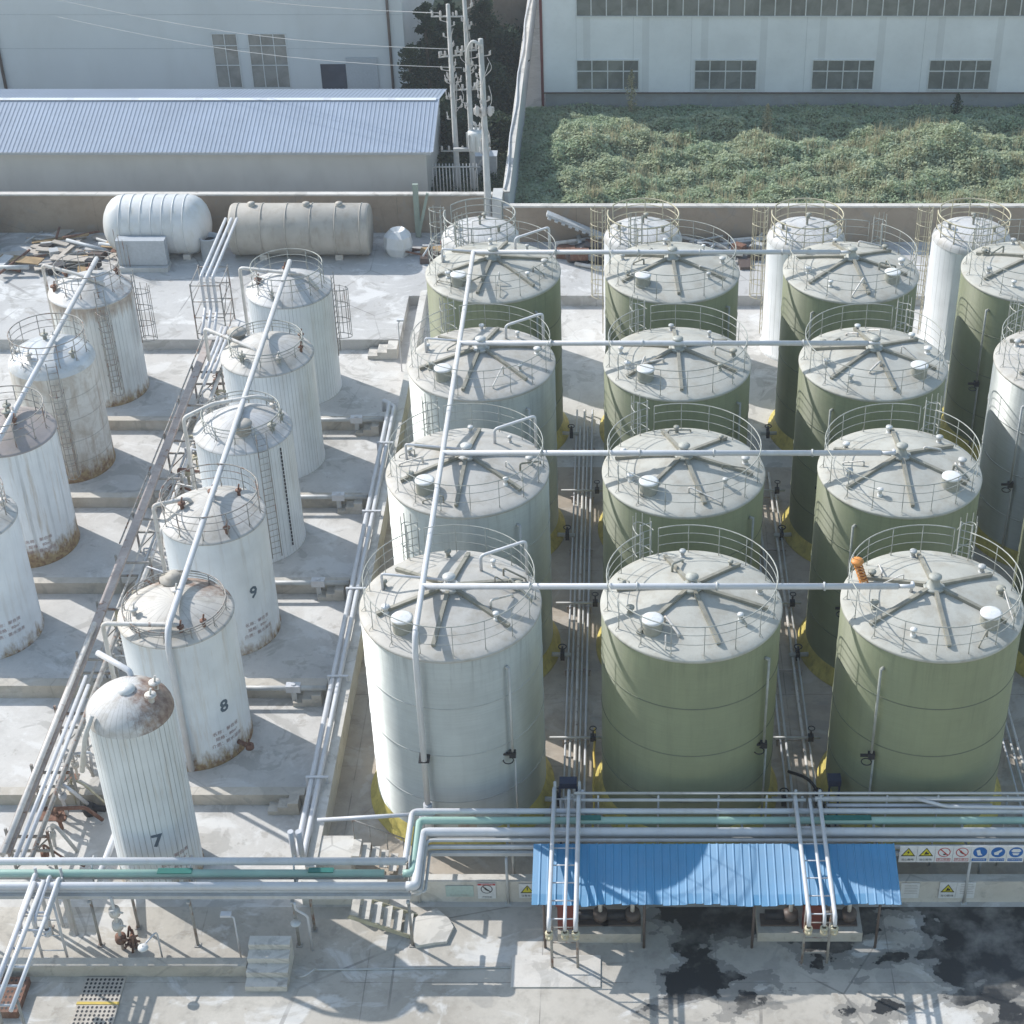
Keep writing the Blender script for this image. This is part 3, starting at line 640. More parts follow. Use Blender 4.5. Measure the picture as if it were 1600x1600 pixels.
# header pipes over the big tanks
hz = 9.33; hy = [45.55, 53.65, 61.9, 70.2]; hx1 = [9.75, 10.2, 10.7, 10.45]
rows = ["nearest", "second", "third", "rearmost"]
for j in range(4):
    t = thing("header_pipe", "white pipe crossing above the " + rows[j] + " row of big tanks", "pipe", (-6.36, hy[j], hz), "pipes crossing the big tanks")
    L = hx1[j] + 6.36; m = MB(); m.tube([(0.0, 0, 0), (L - 0.5, 0, 0)], 0.105, 12); m.tube([(L - 0.5, 0, 0), (L, 0, 0)], 0.07, 10)
    m.build("pipe_run", m_pipe, t)
    for k in range(1, 5):
        m = MB(); xx = L * k / 5 + 0.3 * ((k * 7) % 3); m.lathe([(0.10, -0.03), (0.15, -0.03), (0.15, 0.03), (0.10, 0.03)], 12, (0, 0, 0)); n0 = len(m.v) - 48
        for q in range(n0, len(m.v)):
            vx, vy, vz = m.v[q]; m.v[q] = (vz + xx, vy, vx)
        m.build("flange", m_pipeg, t)
    m = MB()
    for cx in DX[:3]:
        if cx + 6.36 > L + 0.9: continue
        xx = min(cx + 6.36, L); m.tube(fillet([(xx, 0, 0), (xx, 0.25, 0), (xx, 0.32, -0.45)], 0.1), 0.06, 8)
    m.build("branch_pipe", m_pipe, t)
t = thing("header_pipe", "white pipe running back along the left column of big tanks and down its front", "pipe", (-6.36, 43.1, hz))
m = MB(); m.tube(fillet([(0, 27.1, 0), (0, 0, 0), (0, -0.35, -0.5), (0.0, -0.42, -7.2)], 0.25), 0.1, 12); m.build("pipe_run", m_pipe, t)
m = MB(); m.tube([(0.0, -0.42, -7.0), (0, -0.44, -8.6)], 0.15, 12); m.tube([(-0.22, -0.3, -7.6), (-0.22, -0.3, -9.2)], 0.12, 10); m.build("drop_leg", m_pipe, t)
m = MB(); m.box(-0.18, 0.18, -0.5, 0.0, -5.1, -5.06); m.build("pipe_clamp", m_dark, t)
# ------------------------------------------------------------------ rear white tanks
for i, (x, lab) in enumerate(((-6.7, "white domed tank behind the green tank of the left column, near the utility pole"), (1.32, "white domed tank behind the middle column of big tanks"), (9.38, "white domed tank behind the right column of big tanks, yellow rail on top"), (17.55, "white ribbed domed tank at the far right rear"))):
    t = thing("domed_tank", lab, "storage tank", (x, 78.4, 0), "white domed tanks behind the big tanks"); r, h = 1.92, 6.1
    m = MB(); m.lathe([(r + 0.1, 0), (r + 0.1, 0.15), (r, 0.16), (r, h)], 64); m.build("shell", m_w_B, t)
    m = MB(); m.lathe([(r + 0.02, h - 0.06)] + [(r * math.cos(q * PI / 20), h + 0.72 * math.sin(q * PI / 20)) for q in range(10)] + [(0.01, h + 0.72)], 56); m.build("dome", m_dome, t)
    m = MB(); rail(m, 1.75, h + 0.15, 1.15, [(148, 168)], 12, rr=0.03); m.build("guard_rail", m_railgold if i else m_rail, t)
    m = MB(); cage(m, r, 158, 0.4, h + 1.2, cz0=2.4, hoop=0.8); m.build("ladder", m_railgold if i else m_rail, t)
    for (a, q) in ((80, 0.9), (190, 1.2), (-30, 1.1)):
        c = (q * math.cos(R(a)), q * math.sin(R(a)), h + 0.5); m = MB(); m.lathe([(0.07, 0), (0.07, 0.32), (0.13, 0.33), (0.13, 0.38), (0.01, 0.39)], 10, c); m.build("roof_nozzle", m_drum, t)
    m = MB(); m.lathe([(0.06, h + 0.6), (0.06, h + 1.1), (0.12, h + 1.12), (0.01, h + 1.2)], 10); m.build("centre_vent", m_drum, t)

# ------------------------------------------------------------------ left-hand white tanks
def white_tank(label, x, y, r, h, rise, wallm, domem, railm=None, rail_r=0.86, dome='cap', number=None, numang=-43, numz=2.7, letters=None, ladder=None, overflow=None, nozz=((60, 0.6), (200, 1.3), (320, 1.35), (20, 1.5)), plate_z=1.35, railh=1.0, gap=None, group="white tanks of the left yard"):
    t = thing("storage_tank", label, "storage tank", (x, y, 0), group)
    m = MB(); m.lathe([(r + 0.03, 0), (r + 0.03, 0.08), (r, 0.1), (r, h)], 80); m.build("shell", wallm, t)
    if dome == 'cap':
        prof = [(r + 0.01, h - 0.05), (r + 0.05, h - 0.02), (r + 0.04, h + 0.02)] + [(r * q, h + 0.02 + rise * (1 - q ** 1.9)) for q in (0.97, 0.9, 0.78, 0.62, 0.45, 0.28, 0.12, 0.01)]
    else:
        prof = [(r + 0.01, h - 0.02)] + [(r * math.cos(q * PI / 20), h + rise * math.sin(q * PI / 20)) for q in range(10)] + [(0.01, h + rise)]
    zr = lambda q: h + 0.02 + rise * (1 - min(1, q / r) ** 1.9) if dome == 'cap' else h + rise * math.sqrt(max(0, 1 - (q / r) ** 2))
    m = MB(); m.lathe(prof, 64); rf = m.build("dome", domem, t)
    if railm:
        m = MB(); rr = r * rail_r; rail(m, rr, zr(rr) + 0.05, railh, [gap] if gap else [], 12, rr=0.022); m.build("guard_rail", railm, t)
    for a, q in nozz:
        q = min(q, r * 0.85); c = (q * math.cos(R(a)), q * math.sin(R(a)), zr(q) - 0.04); m = MB(); k = random.uniform(0.8, 1.3)
        m.lathe([(0.08 * k, 0), (0.08 * k, 0.24), (0.15 * k, 0.25), (0.15 * k, 0.30), (0.01, 0.31)], 12, c)
        m.tube([(c[0], c[1], c[2] + 0.3), (c[0] + 0.05, c[1], c[2] + 0.55)], 0.035, 6); m.build("roof_nozzle", random.choice([m_rustobj, m_pipeold, m_drum]), t)
    if number:
        m = MB(); a0 = R(numang); rr = r + 0.012
        text_on(m, number, 0.72, lambda u, v: (rr * math.cos(a0 + u / rr), rr * math.sin(a0 + u / rr), numz + v), 0.022); m.build("number", m_num, t)
    if letters:
        m = MB(); a0 = R(letters); rr = r + 0.012
        for q, s_ in enumerate(("名称：聚合液", "规格：80m³", "介质：氨水溶液")):
            text_on(m, s_, 0.19, lambda u, v, q=q: (rr * math.cos(a0 + u / rr), rr * math.sin(a0 + u / rr), plate_z - q * 0.27 + v))
        m.build("lettering", m_redtext, t)
    if ladder:
        for lk in ladder:
            m = MB(); cage(m, r, lk[0], lk[1], h + 0.9, cz0=lk[2], hoop=0.85, bars=5, cagetop=h + 0.2 if lk[2] else None); m.build("ladder", m_railrust, t)
    if overflow:
        m = MB(); m.tube(fillet([Vector(p) for p in overflow], 0.2), 0.085, 10); m.build("overflow_pipe", m_pipeold, t)
    return t, zr
MX = -15.55
# rear to front, column beside the dike wall
white_tank("white ribbed tank at the rear of the inner left column, roof pipe on top", -15.6, 74.3, 2.0, 5.4, 0.75, m_w_seam, m_dome, m_rail, 0.84, ladder=[(-6, 2.0, 3.0, 0)], gap=(-12, 4),
           overflow=[(-2.3, 0.3, 0.2), (-2.3, 0.3, 6.35), (0.9, -0.2, 6.25), (1.5, -0.7, 5.75)], nozz=((120, 0.3), (190, 1.4), (250, 1.6)))
T2, z2 = white_tank("white ribbed tank with striped dome and lidded hatch, second of the inner left column", -15.55, 67.8, 2.02, 5.5, 0.75, m_w_seam, m_dome_d, m_rail, 0.8, railh=0.5,
           overflow=[(-2.9, 1.0, 4.6), (-2.9, 1.0, 6.25), (-0.4, -0.7, 6.15), (-0.2, -0.9, 5.9)], nozz=((-10, 1.6), (35, 1.7), (235, 1.5), (300, 1.5)))
m = MB(); m.lathe([(0.36, 5.85), (0.36, 6.1), (0.44, 6.1), (0.44, 6.16), (0.01, 6.24)], 20, (-1.45, 0.9, 0)); m.build("manhole", m_fgold, T2)
T3, z3 = white_tank("white tank with a plain steel ladder on its front, third of the inner left column", -15.5, 61.4, 2.0, 5.55, 0.8, m_w_seam, m_dome, m_rail, 0.8, railh=0.55, ladder=[(-58, 0.3, None, 0)],
           overflow=[(-2.35, -0.2, 0.3), (-2.35, -0.2, 6.2), (-1.2, 0.35, 6.55), (0.6, 0.9, 6.6), (1.2, 1.0, 6.3)], nozz=((10, 1.6), (-25, 1.5), (45, 1.6)))
m = MB(); m.lathe([(0.34, 5.9), (0.34, 6.4), (0.40, 6.4), (0.40, 6.46), (0.01, 6.5)], 20, (0.25, -1.0, 0)); m.build("manhole", m_fgold, T3)
m = MB()
for q in range(26): a = R(-33); m.obox((2.04 * math.cos(a), 2.04 * math.sin(a), 0.5 + q * 0.19), (0.05, 0.06, 0.12))
m.build("level_gauge", m_dark, T3)
T4, z4 = white_tank("white tank painted with number 9 and rust red lettering", -15.57, 55.2, 1.98, 5.5, 0.62, m_w_plain, m_dome_d, m_railrust, 0.93, number="9", numang=-42, numz=2.75, letters=-42,
           overflow=[(-2.15, -0.3, 0.3), (-2.15, -0.3, 6.15), (-0.9, 0.1, 6.2), (-0.75, 0.1, 5.95)], nozz=((40, 1.2), (90, 0.4), (190, 1.1), (-60, 1.7)))
T5, z5 = white_tank("white tank painted with number 8, rust run down its left side", -15.62, 48.75, 2.0, 5.75, 0.55, m_w_8, m_dome_8, m_railrust, 0.9, number="8", numang=-40, numz=2.5, letters=-42, plate_z=1.45, railh=0.35,
           overflow=[(-2.25, -1.2, 0.3), (-2.25, -1.2, 6.2), (0.5, -1.35, 6.25), (0.8, -1.35, 5.9)], nozz=((80, 0.3), (-70, 1.5), (-40, 1.6), (200, 1.4)))
m = MB(); m.lathe([(0.40, 5.75), (0.40, 6.15), (0.48, 6.15), (0.48, 6.22), (0.3, 6.24), (0.28, 6.32), (0.01, 6.36)], 22, (-0.35, 1.45, 0)); m.build("manhole", m_fgold, T5)
m = MB(); m.tube([(1.75, -1.0, 0.55), (2.15, -1.2, 0.5)], 0.09, 8); m.lathe([(0.05, -0.1), (0.16, -0.08), (0.16, 0.08), (0.05, 0.1)], 10, (2.2, -1.22, 0.5)); m.tube([(2.2, -1.22, 0.5), (2.2, -1.22, 0.85)], 0.03, 6); m.build("drain_valve", m_rustobj, T5)
T6, z6 = white_tank("narrow ribbed tank painted with number 7, half of its round dome rusted brown", -15.5, 42.05, 1.37, 7.05, 0.85, m_w_7, m_dome_7, None, dome='round', number="7", numang=-70, numz=2.5, letters=-52, plate_z=1.6,
           overflow=[(-0.9, -0.9, 7.6), (-1.15, -1.2, 7.0), (-1.45, -1.3, 5.6)], nozz=((20, 0.9), (-20, 0.9)))
m = MB(); m.lathe([(0.28, 7.8), (0.28, 7.95), (0.01, 7.97)], 18); m.build("centre_plate", m_fg, T6)
m = MB(); m.tube(fillet([(-0.1, 0.9, 7.45), (-0.1, 1.0, 7.8), (-1.3, 1.7, 8.0)], 0.15), 0.1, 8); m.build("roof_pipe", m_pipe, T6)
# outer column
white_tank("ribbed white tank, rust under its rim, rearmost of the outer left column", -25.05, 74.2, 1.92, 5.4, 0.7, m_w_L1, m_dome_L1, m_railrust, 0.78, ladder=[(-62, 0.9, 1.0, 1), (2, 2.6, 2.7, 1)],
           overflow=[(-2.2, 0.4, 1.0), (-2.2, 0.4, 6.5), (-0.5, -0.2, 6.35), (0.9, -0.6, 6.0)], nozz=((90, 0.4), (150, 1.5), (200, 1.6), (45, 1.5)))
white_tank("peeling rust-stained cream tank with shiny dome and rusty caged ladder", -25.1, 67.5, 1.88, 5.4, 0.78, m_w_L2, m_dome_L2, m_railrust, 0.86, dome='round', ladder=[(-72, 0.5, 0.7, 1)],
           nozz=((60, 0.3), (120, 0.6), (240, 1.2), (330, 1.4), (190, 1.5)))
white_tank("white tank with brown rusted roof and yellow-brown rusted foot", -25.2, 61.1, 1.95, 5.6, 0.6, m_w_L3, m_dome_L3, m_railrust, 0.85, letters=-60, plate_z=1.3, nozz=((30, 0.4), (-30, 0.6), (100, 1.0), (70, 0.2), (140, 0.9)))
white_tank("white tank cut off by the left edge, red lettering near its foot", -25.1, 54.95, 1.95, 5.5, 0.65, m_w_plain, m_dome_d, m_railrust, 0.85, letters=-48, plate_z=1.5)
# header pipes over the left tanks
t = thing("header_pipe", "white pipe running over the domes of the inner left tanks and down beside number 8", "pipe", (-15.42, 47.0, 6.5))
m = MB(); m.tube(fillet([(-0.12, 27.9, 0.05), (0, 0, 0), (0.02, -0.45, -0.55), (0.05, -0.5, -6.2)], 0.3), 0.115, 12); m.build("pipe_run", m_pipe, t)
m = MB()
for yy in (1.0, 8.2, 14.6, 20.8, 27.2): m.tube([(-0.05, yy, 0), (-0.05, yy, -0.55)], 0.06, 8)
m.build("branch_pipe", m_pipe, t)
t = thing("header_pipe", "white pipe running over the domes of the outer left tanks", "pipe", (-24.85, 53.0, 6.4))
m = MB(); m.tube([(-0.05, 22.5, 0), (0.05, -1.0, 0)], 0.115, 12); m.build("pipe_run", m_pipe, t)
m = MB()
for yy in (2.0, 8.2, 14.6, 20.9): m.tube([(-0.02, yy, 0), (-0.02, yy, -0.55)], 0.06, 8)
m.build("branch_pipe", m_pipe, t)

# ------------------------------------------------------------------ pipes on the dike wall, cross pipes
t = thing("pipe_run", "pair of white pipes lying along the pale dike wall", "pipes", (-10.72, 41, 0))
for k, (dx, ye, zz) in enumerate(((0, 30.0, 1.2), (0.26, 29.7, 1.2))):
    m = MB(); m.tube(fillet([(dx - 0.35 + k * 0.0, ye, 0.6), (dx - 0.35, ye, zz), (dx, ye - 0.3, zz), (dx, 0.2, zz), (dx, 0.1, 2.6)], 0.15), 0.1, 10); m.build("pipe", m_pipe, t)
for yy in (4, 9.5, 15, 20.5, 26):
    m = MB(); m.box(-0.2, 0.6, yy, yy + 0.1, 1.3, 1.34); m.box(-0.2, -0.12, yy, yy + 0.1, 0.0, 1.3); m.box(0.52, 0.6, yy, yy + 0.1, 1.055, 1.3); m.build("pipe_clamp", m_pipe, t)
for yy, ds in ((70.0, "behind the second tank"), (63.5, "behind the ladder tank"), (57.2, "behind the tank numbered 9"), (50.55, "between tanks 9 and 8")):
    t = thing("cross_pipe", "white pipe with valve box in front of the cross wall " + ds, "pipe", (-12.4, yy, 0.72), "short cross pipes of the left yard")
    m = MB(); m.tube([(-2.4, 0, 0), (1.4, 0, 0)], 0.1, 10); m.build("pipe", m_pipeg, t)
    m = MB(); m.obox((0.15, 0, 0.03), (0.55, 0.3, 0.3)); m.tube([(0.15, 0, 0.15), (0.15, 0, 0.22)], 0.1, 8); m.build("valve_box", m_pipe, t)
    m = MB(); m.box(0.05, 0.25, -0.08, 0.08, -0.72, -0.1); m.build("support", m_pipeg, t)
# bundles between the big tanks
def bundle(label, x, y0, y1, offs, z=0.4, mats=(None,), bridges=True):
    t = thing("pipe_bundle", label, "pipes", (x, y0, 0))
    for k, dx in enumerate(offs):
        m = MB(); m.tube(fillet([(dx, y1 - y0 - (k % 2) * 1.6, 0.05), (dx, y1 - y0 - (k % 2) * 1.6, z + 0.05 * (k % 2)), (dx, 0.2, z + 0.05 * (k % 2)), (dx, 0, 2.6 + 0.1 * k)], 0.15), 0.04 + 0.01 * (k % 3), 8)
        m.build("pipe", (m_pipe, m_pipeg, m_pipeold, m_pipeg)[k % 4], t)
    yy = 1.5; mx = max(offs); mn = min(offs)
    while yy < y1 - y0 - 1:
        m = MB(); m.box(mn - 0.15, mx + 0.15, yy, yy + 0.08, z - 0.16, z - 0.09); m.box(mn - 0.12, mn - 0.04, yy, yy + 0.08, 0, z - 0.16); m.box(mx + 0.04, mx + 0.12, yy, yy + 0.08, 0, z - 0.16); m.build("pipe_support", m_beam, t); yy += 4.0
    return t
bundle("bundle of thin pipes on the ground between left and middle columns", -1.55, 42.6, 71.5, (-0.32, -0.14, 0.05, 0.22, 0.42))
bundle("bundle of thin pipes on the ground between middle and right columns", 6.35, 42.6, 66.0, (-0.3, -0.1, 0.55, 0.75))
bundle("bundle of thin pipes on the ground right of the right column", 14.5, 42.6, 60.0, (-0.25, 0.0, 0.25))
for j, (yy, ds) in enumerate(((47.9, "nearest"), (56.0, "second"), (64.2, "third"))):
    for xx, cd in ((-1.5, "left and middle"), (6.5, "middle and right")):
        t = thing("cross_pipe", "thin grey branch pipe between the " + cd + " columns at the " + ds + " row", "pipe", (xx, yy, 0.5))
        m = MB(); m.tube([(-0.95, 0, 0.1), (1.0, 0, 0.1)], 0.05, 8); m.build("pipe", m_pipeg, t)
        m = MB(); m.obox((0.65, 0, 0.1), (0.2, 0.22, 0.22)); m.tube([(0.65, 0, 0.1), (0.65, 0, 0.45)], 0.03, 6); m.ring((0.65, 0), 0.12, 0.55, 0.02, 12); m.build("valve", m_dark, t)
m = MB(); m.tube([(-0.8 + 0.02 * math.sin(i), 48.5 - i * 0.28, 0.5 + 0.03 * math.sin(i * 1.3)) for i in range(20)], 0.045, 6)
tag(m.build("hose", m_yellow), "yellow hose lying along the pipe bundle between the two front tanks", "hose")
m = MB(); m.tube(fillet([(6.2, 46.2, 0.5), (6.9, 45.4, 0.9), (7.4, 44.2, 0.5), (7.3, 43.0, 0.9)], 0.5, 6), 0.06, 8)
tag(m.build("hose", m_dark), "black rubber hose curling between the middle and right front tanks", "hose")
m = MB(); m.box(7.3, 7.75, 43.95, 44.35, 1.9, 2.15); m.box(7.32, 7.39, 43.95, 44.02, 0, 1.9); m.box(7.66, 7.73, 43.95, 44.02, 0, 1.9)
tag(m.build("control_box", m_navy), "navy control box on thin legs at the foot of the right front tank", "box")
m = MB(); m.box(-1.92, -1.33, 42.95, 43.3, 2.75, 2.98); m.box(-1.95, -1.88, 43.0, 43.07, 0, 2.75); m.box(-1.37, -1.3, 43.0, 43.07, 0, 2.75)
tag(m.build("control_box", m_navy), "navy box on thin legs behind the left loading pipe frame", "box")

# ------------------------------------------------------------------ pipe rack between the left columns
t = thing("pipe_rack", "long rusty pipe rack between the two left columns of white tanks", "pipe rack", (-20.0, 40.2, 0))
m = MB(); m.box(-0.3, 0.06, 0.5, 35.2, 1.95, 2.0); m.box(-0.25, -0.2, 0.5, 35.2, 1.78, 1.95); m.box(-0.03, 0.02, 0.5, 35.2, 1.78, 1.95); m.build("channel", m_beam, t)
m = MB(); m.tube([(-0.1, 0.3, 2.14), (-0.1, 12.5, 2.14)], 0.1, 10); m.build("pipe", m_pipeold, t)
for k, (dx, z, ya, yb, r_) in enumerate(((0.3, 2.0, 0.2, 9.5, 0.08), (0.52, 2.0, 0.2, 9.0, 0.08), (0.3, 2.0, 31.5, 36.5, 0.08), (0.52, 2.0, 30.8, 36.5, 0.08), (0.76, 2.0, 32.0, 36.5, 0.08), (0.78, 1.9, 0.2, 13.5, 0.09), (0.85, 1.5, 12.5, 36.5, 0.1), (0.6, 1.4, 4, 30, 0.06), (-0.45, 2.0, 18, 36.5, 0.035), (0.1, 1.2, 1, 36, 0.05))):
    m = MB(); m.tube([(dx, ya, z), (dx + 0.02 * math.sin(k), (ya + yb) / 2, z), (dx, yb, z)], r_, 8); m.build("pipe", m_pipe if k < 5 else (m_pipeold, m_pipeg, m_railrust)[k % 3], t)
for yy in [1.5 + 3.1 * k for k in range(12)]:
    m = MB(); m.box(-0.42, -0.34, yy, yy + 0.08, 0, 2.1); m.box(0.95, 1.03, yy, yy + 0.08, 0, 2.0); m.box(-0.34, 0.95, yy, yy + 0.07, 1.68, 1.77); m.box(-0.34, 0.95, yy, yy + 0.07, 1.02, 1.1)
    m.tube([(-0.38, yy + 0.04, 0.2), (0.98, yy + 0.04, 1.65)], 0.03, 5); m.build("rack_frame", m_railrust, t)
rnd = random.Random(3)
for q in range(46):   # tangle of valves and small pipes under the rack
    yy = 2 + q * 0.72 + rnd.uniform(-0.3, 0.3); m = MB(); x0 = rnd.uniform(0.2, 0.9); h = rnd.uniform(0.7, 1.7)
    pts = [(x0, yy, 0.05), (x0 + rnd.uniform(-0.1, 0.1), yy, h), (x0 + rnd.uniform(0.2, 1.1), yy + rnd.uniform(-0.5, 0.5), h + rnd.uniform(-0.2, 0.2)), (x0 + rnd.uniform(0.6, 1.5), yy + rnd.uniform(-0.5, 0.5), 0.25)]
    m.tube(fillet(pts, 0.15), rnd.uniform(0.03, 0.075), 7)
    m.lathe([(0.05, -0.12), (0.14, -0.1), (0.15, 0.0), (0.14, 0.1), (0.05, 0.12)], 10, (x0, yy, h * 0.55)); m.ring((x0, yy), 0.13, h * 0.55 + 0.28, 0.02, 12)
    m.build("valve_branch", rnd.choice([m_pipeold, m_pipeg, m_pipe, m_rustobj, m_railgold]), t)
t2 = thing("pipe_bridge", "steel portal tower carrying three white pipes over the rear yard", "pipe bridge", (-20.6, 79.0, 0))
m = MB()
for dx in (-0.75, 0.75):
    for dy in (-0.9, 1.2):
        m.tube([(dx, dy, 0.0 if dy < -1 else 0.0), (dx, dy, 3.7)], 0.04, 6)
for z in (0.9, 1.8, 2.7, 3.6):
    for dy in (-0.9, 1.2): m.tube([(-0.75, dy, z), (0.75, dy, z)], 0.03, 5)
    for dx in (-0.75, 0.75): m.tube([(dx, -0.9, z), (dx, 1.2, z)], 0.025, 5)
m.tube([(0.75, -0.9, 0.2), (0.75, 1.2, 1.8)], 0.025, 5); m.tube([(0.75, -0.9, 1.8), (0.75, 1.2, 3.6)], 0.025, 5)
m.build("tower", m_railrust, t2)
for k in range(3):
    dx = -0.3 + 0.3 * k; m = MB(); m.tube(fillet([(dx, 6.5, 3.8), (dx, -0.3, 3.8), (dx, -0.35, 2.05), (dx + 0.35, -3.0, 2.0)], 0.18), 0.085, 8); m.build("pipe", m_pipe, t2)

# ------------------------------------------------------------------ front pipe racks
def legs(t, lst, mat=m_pipeg, r_=0.05):
    for (x, y, z1) in lst:
        m = MB(); m.tube([(x, y, 0.0), (x, y, z1)], r_, 8); m.box(x - 0.1, x + 0.1, y - 0.1, y + 0.1, 0.006, 0.03); m.build("leg", mat, t)
def angle(m, x0, x1, y, z, s=0.1): m.box(x0, x1, y - 0.01, y + 0.01, z, z + s); m.box(x0, x1, y + 0.01, y + s, z + s - 0.02, z + s)
fl = thing("pipe_rack", "front pipe rack at the left with white, grey and green pipes on thin posts", "pipe rack", (0, 39.0, 0))
for k, (yy, z, r_, mt, x1) in enumerate(((0.45, 2.92, 0.13, m_pipe, -6.75), (0.1, 2.74, 0.13, m_teal, -7.4), (-0.42, 2.72, 0.13, m_pipe, -6.55), (-0.38, 2.46, 0.07, m_pipe, -6.6), (-0.3, 2.25, 0.06, m_pipeg, -6.6), (0.3, 2.35, 0.07, m_pipeg, -6.8))):
    m = MB(); m.tube([(-30, yy, z), (x1, yy, z)], r_, 12); m.build("pipe", mt, fl)
m = MB(); angle(m, -30, -6.5, -0.58, 2.3, 0.14); m.build("rail_beam", m_pipeg, fl)
m = MB(); m.box(-17.6, -6.6, -0.25, 0.1, 2.19, 2.22); m.box(-17.6, -6.6, -0.27, -0.25, 2.19, 2.32); m.box(-17.6, -6.6, 0.1, 0.12, 2.19, 2.32); m.build("cable_tray", m_pipeg, fl)
m = MB(); m.box(-14.6, -13.5, -0.05, 0.18, 2.868, 2.9); m.box(-9.8, -9.0, 0.0, 0.2, 2.868, 2.9); m.build("patch", m_tealdark, fl)
for x in (-24, -20.4, -16.75, -13.6, -10.3, -6.62):
    m = MB(); m.box(x - 0.05, x + 0.05, -0.62, 0.65, 2.1, 2.18); m.tube([(x, 0.1, 2.14), (x, 0.3, 2.9), (x, 0.62, 3.0)], 0.03, 5); m.build("cross_arm", m_pipeg, fl)
legs(fl, [(-24, -0.45, 2.15), (-20.4, -0.45, 2.15), (-16.75, -0.45, 2.15), (-13.6, -0.45, 2.15), (-10.3, -0.45, 2.15), (-6.62, -0.45, 2.15), (-9.9, 0.2, 2.15), (-15.7, 0.3, 2.15), (-18.6, 0.3, 2.15)], m_railrust)
fr = thing("pipe_rack", "front pipe rack along the sign wall with green and white pipes above the blue canopy", "pipe rack", (0, 41.0, 0))
# the jog between the two racks
for k, (xj, y0, z0, y1, z1, xe, r_, mt) in enumerate(((-6.75, -1.55, 2.92, 0.75, 2.88, 30, 0.10, m_pipe), (-6.5, -1.9, 2.74, 0.42, 2.78, 30, 0.13, m_teal), (-6.35, -2.42, 2.72, -0.02, 2.70, 30, 0.15, m_pipe), (-6.2, -2.38, 2.46, -0.32, 2.62, 30, 0.06, m_pipeg), (-6.25, -2.3, 2.25, -0.42, 2.42, 30, 0.08, m_pipeg), (-6.1, -2.2, 2.2, -0.48, 2.24, 30, 0.05, m_pipeg))):
    m = MB(); m.tube(fillet([(xj - 0.3, y0, z0), (xj, y0, z0), (xj, y1, z1), (xe, y1, z1)], 0.22), r_, 12); m.build("pipe", mt, fr)
m = MB(); m.tube([(-9.9, 0.6, 2.62), (-6.0, 0.72, 2.82)], 0.07, 8); m.build("pipe", m_pipe, fr)
m = MB(); m.box(-1.3, -0.5, 0.3, 0.52, 2.912, 2.93); m.box(6.8, 8.4, 0.3, 0.52, 2.912, 2.93); m.build("patch", m_tealdark, fr)
m = MB(); angle(m, -6.2, 30, -0.56, 2.14, 0.14); m.build("rail_beam", m_pipeg, fr)
m = MB(); m.box(-6.2, 30, 0.0, 0.4, 2.3, 2.33); m.box(-6.2, 30, -0.02, 0.0, 2.3, 2.44); m.build("cable_tray", m_pipeg, fr)
for x in (-6.55, -3.6, 0.35, 4.2, 8.6, 11.55, 13.5, 17):
    m = MB(); m.box(x - 0.04, x + 0.04, -0.55, 0.9, 2.05, 2.13); m.build("cross_arm", m_pipeg, fr)
legs(fr, [(-6.55, -0.62, 2.1), (-3.6, -0.64, 2.1), (11.6, -0.62, 2.1), (16.0, -0.62, 2.1), (-3.45, 0.3, 2.1), (0.35, 0.3, 2.1), (4.2, 0.3, 2.1), (8.6, 0.3, 2.1), (12.2, 0.3, 2.1)])
ur = thing("pipe_run", "thin grey upper pipes on short posts close to the front of the big tanks", "pipes", (0, 42.15, 0))
for k, (x0, x1, yy, z, r_) in enumerate(((-1.4, 30, 0.1, 3.22, 0.045), (-1.4, 6.3, -0.05, 3.05, 0.055), (6.6, 30, 0.0, 3.05, 0.09), (7.0, 12.5, -0.1, 2.85, 0.07))):
    m = MB(); m.tube([(x0, yy, z), (x1, yy, z)], r_, 8); m.build("pipe", m_pipeg if k < 3 else m_pipe, ur)
m = MB(); m.tube(fillet([(9.9, 0.0, 3.1), (10.9, -0.35, 3.05), (13.5, -0.4, 3.05), (24, -0.4, 3.0)], 0.2), 0.06, 8); m.build("pipe", m_pipe, ur)
for x in (-0.6, 1.4, 3.4, 5.0, 6.8, 9.0, 10.7, 13, 16):
    m = MB(); m.tube([(x, -0.05, 0), (x, 0.0, 3.2)], 0.035, 6); m.build("post", m_pipeg, ur)

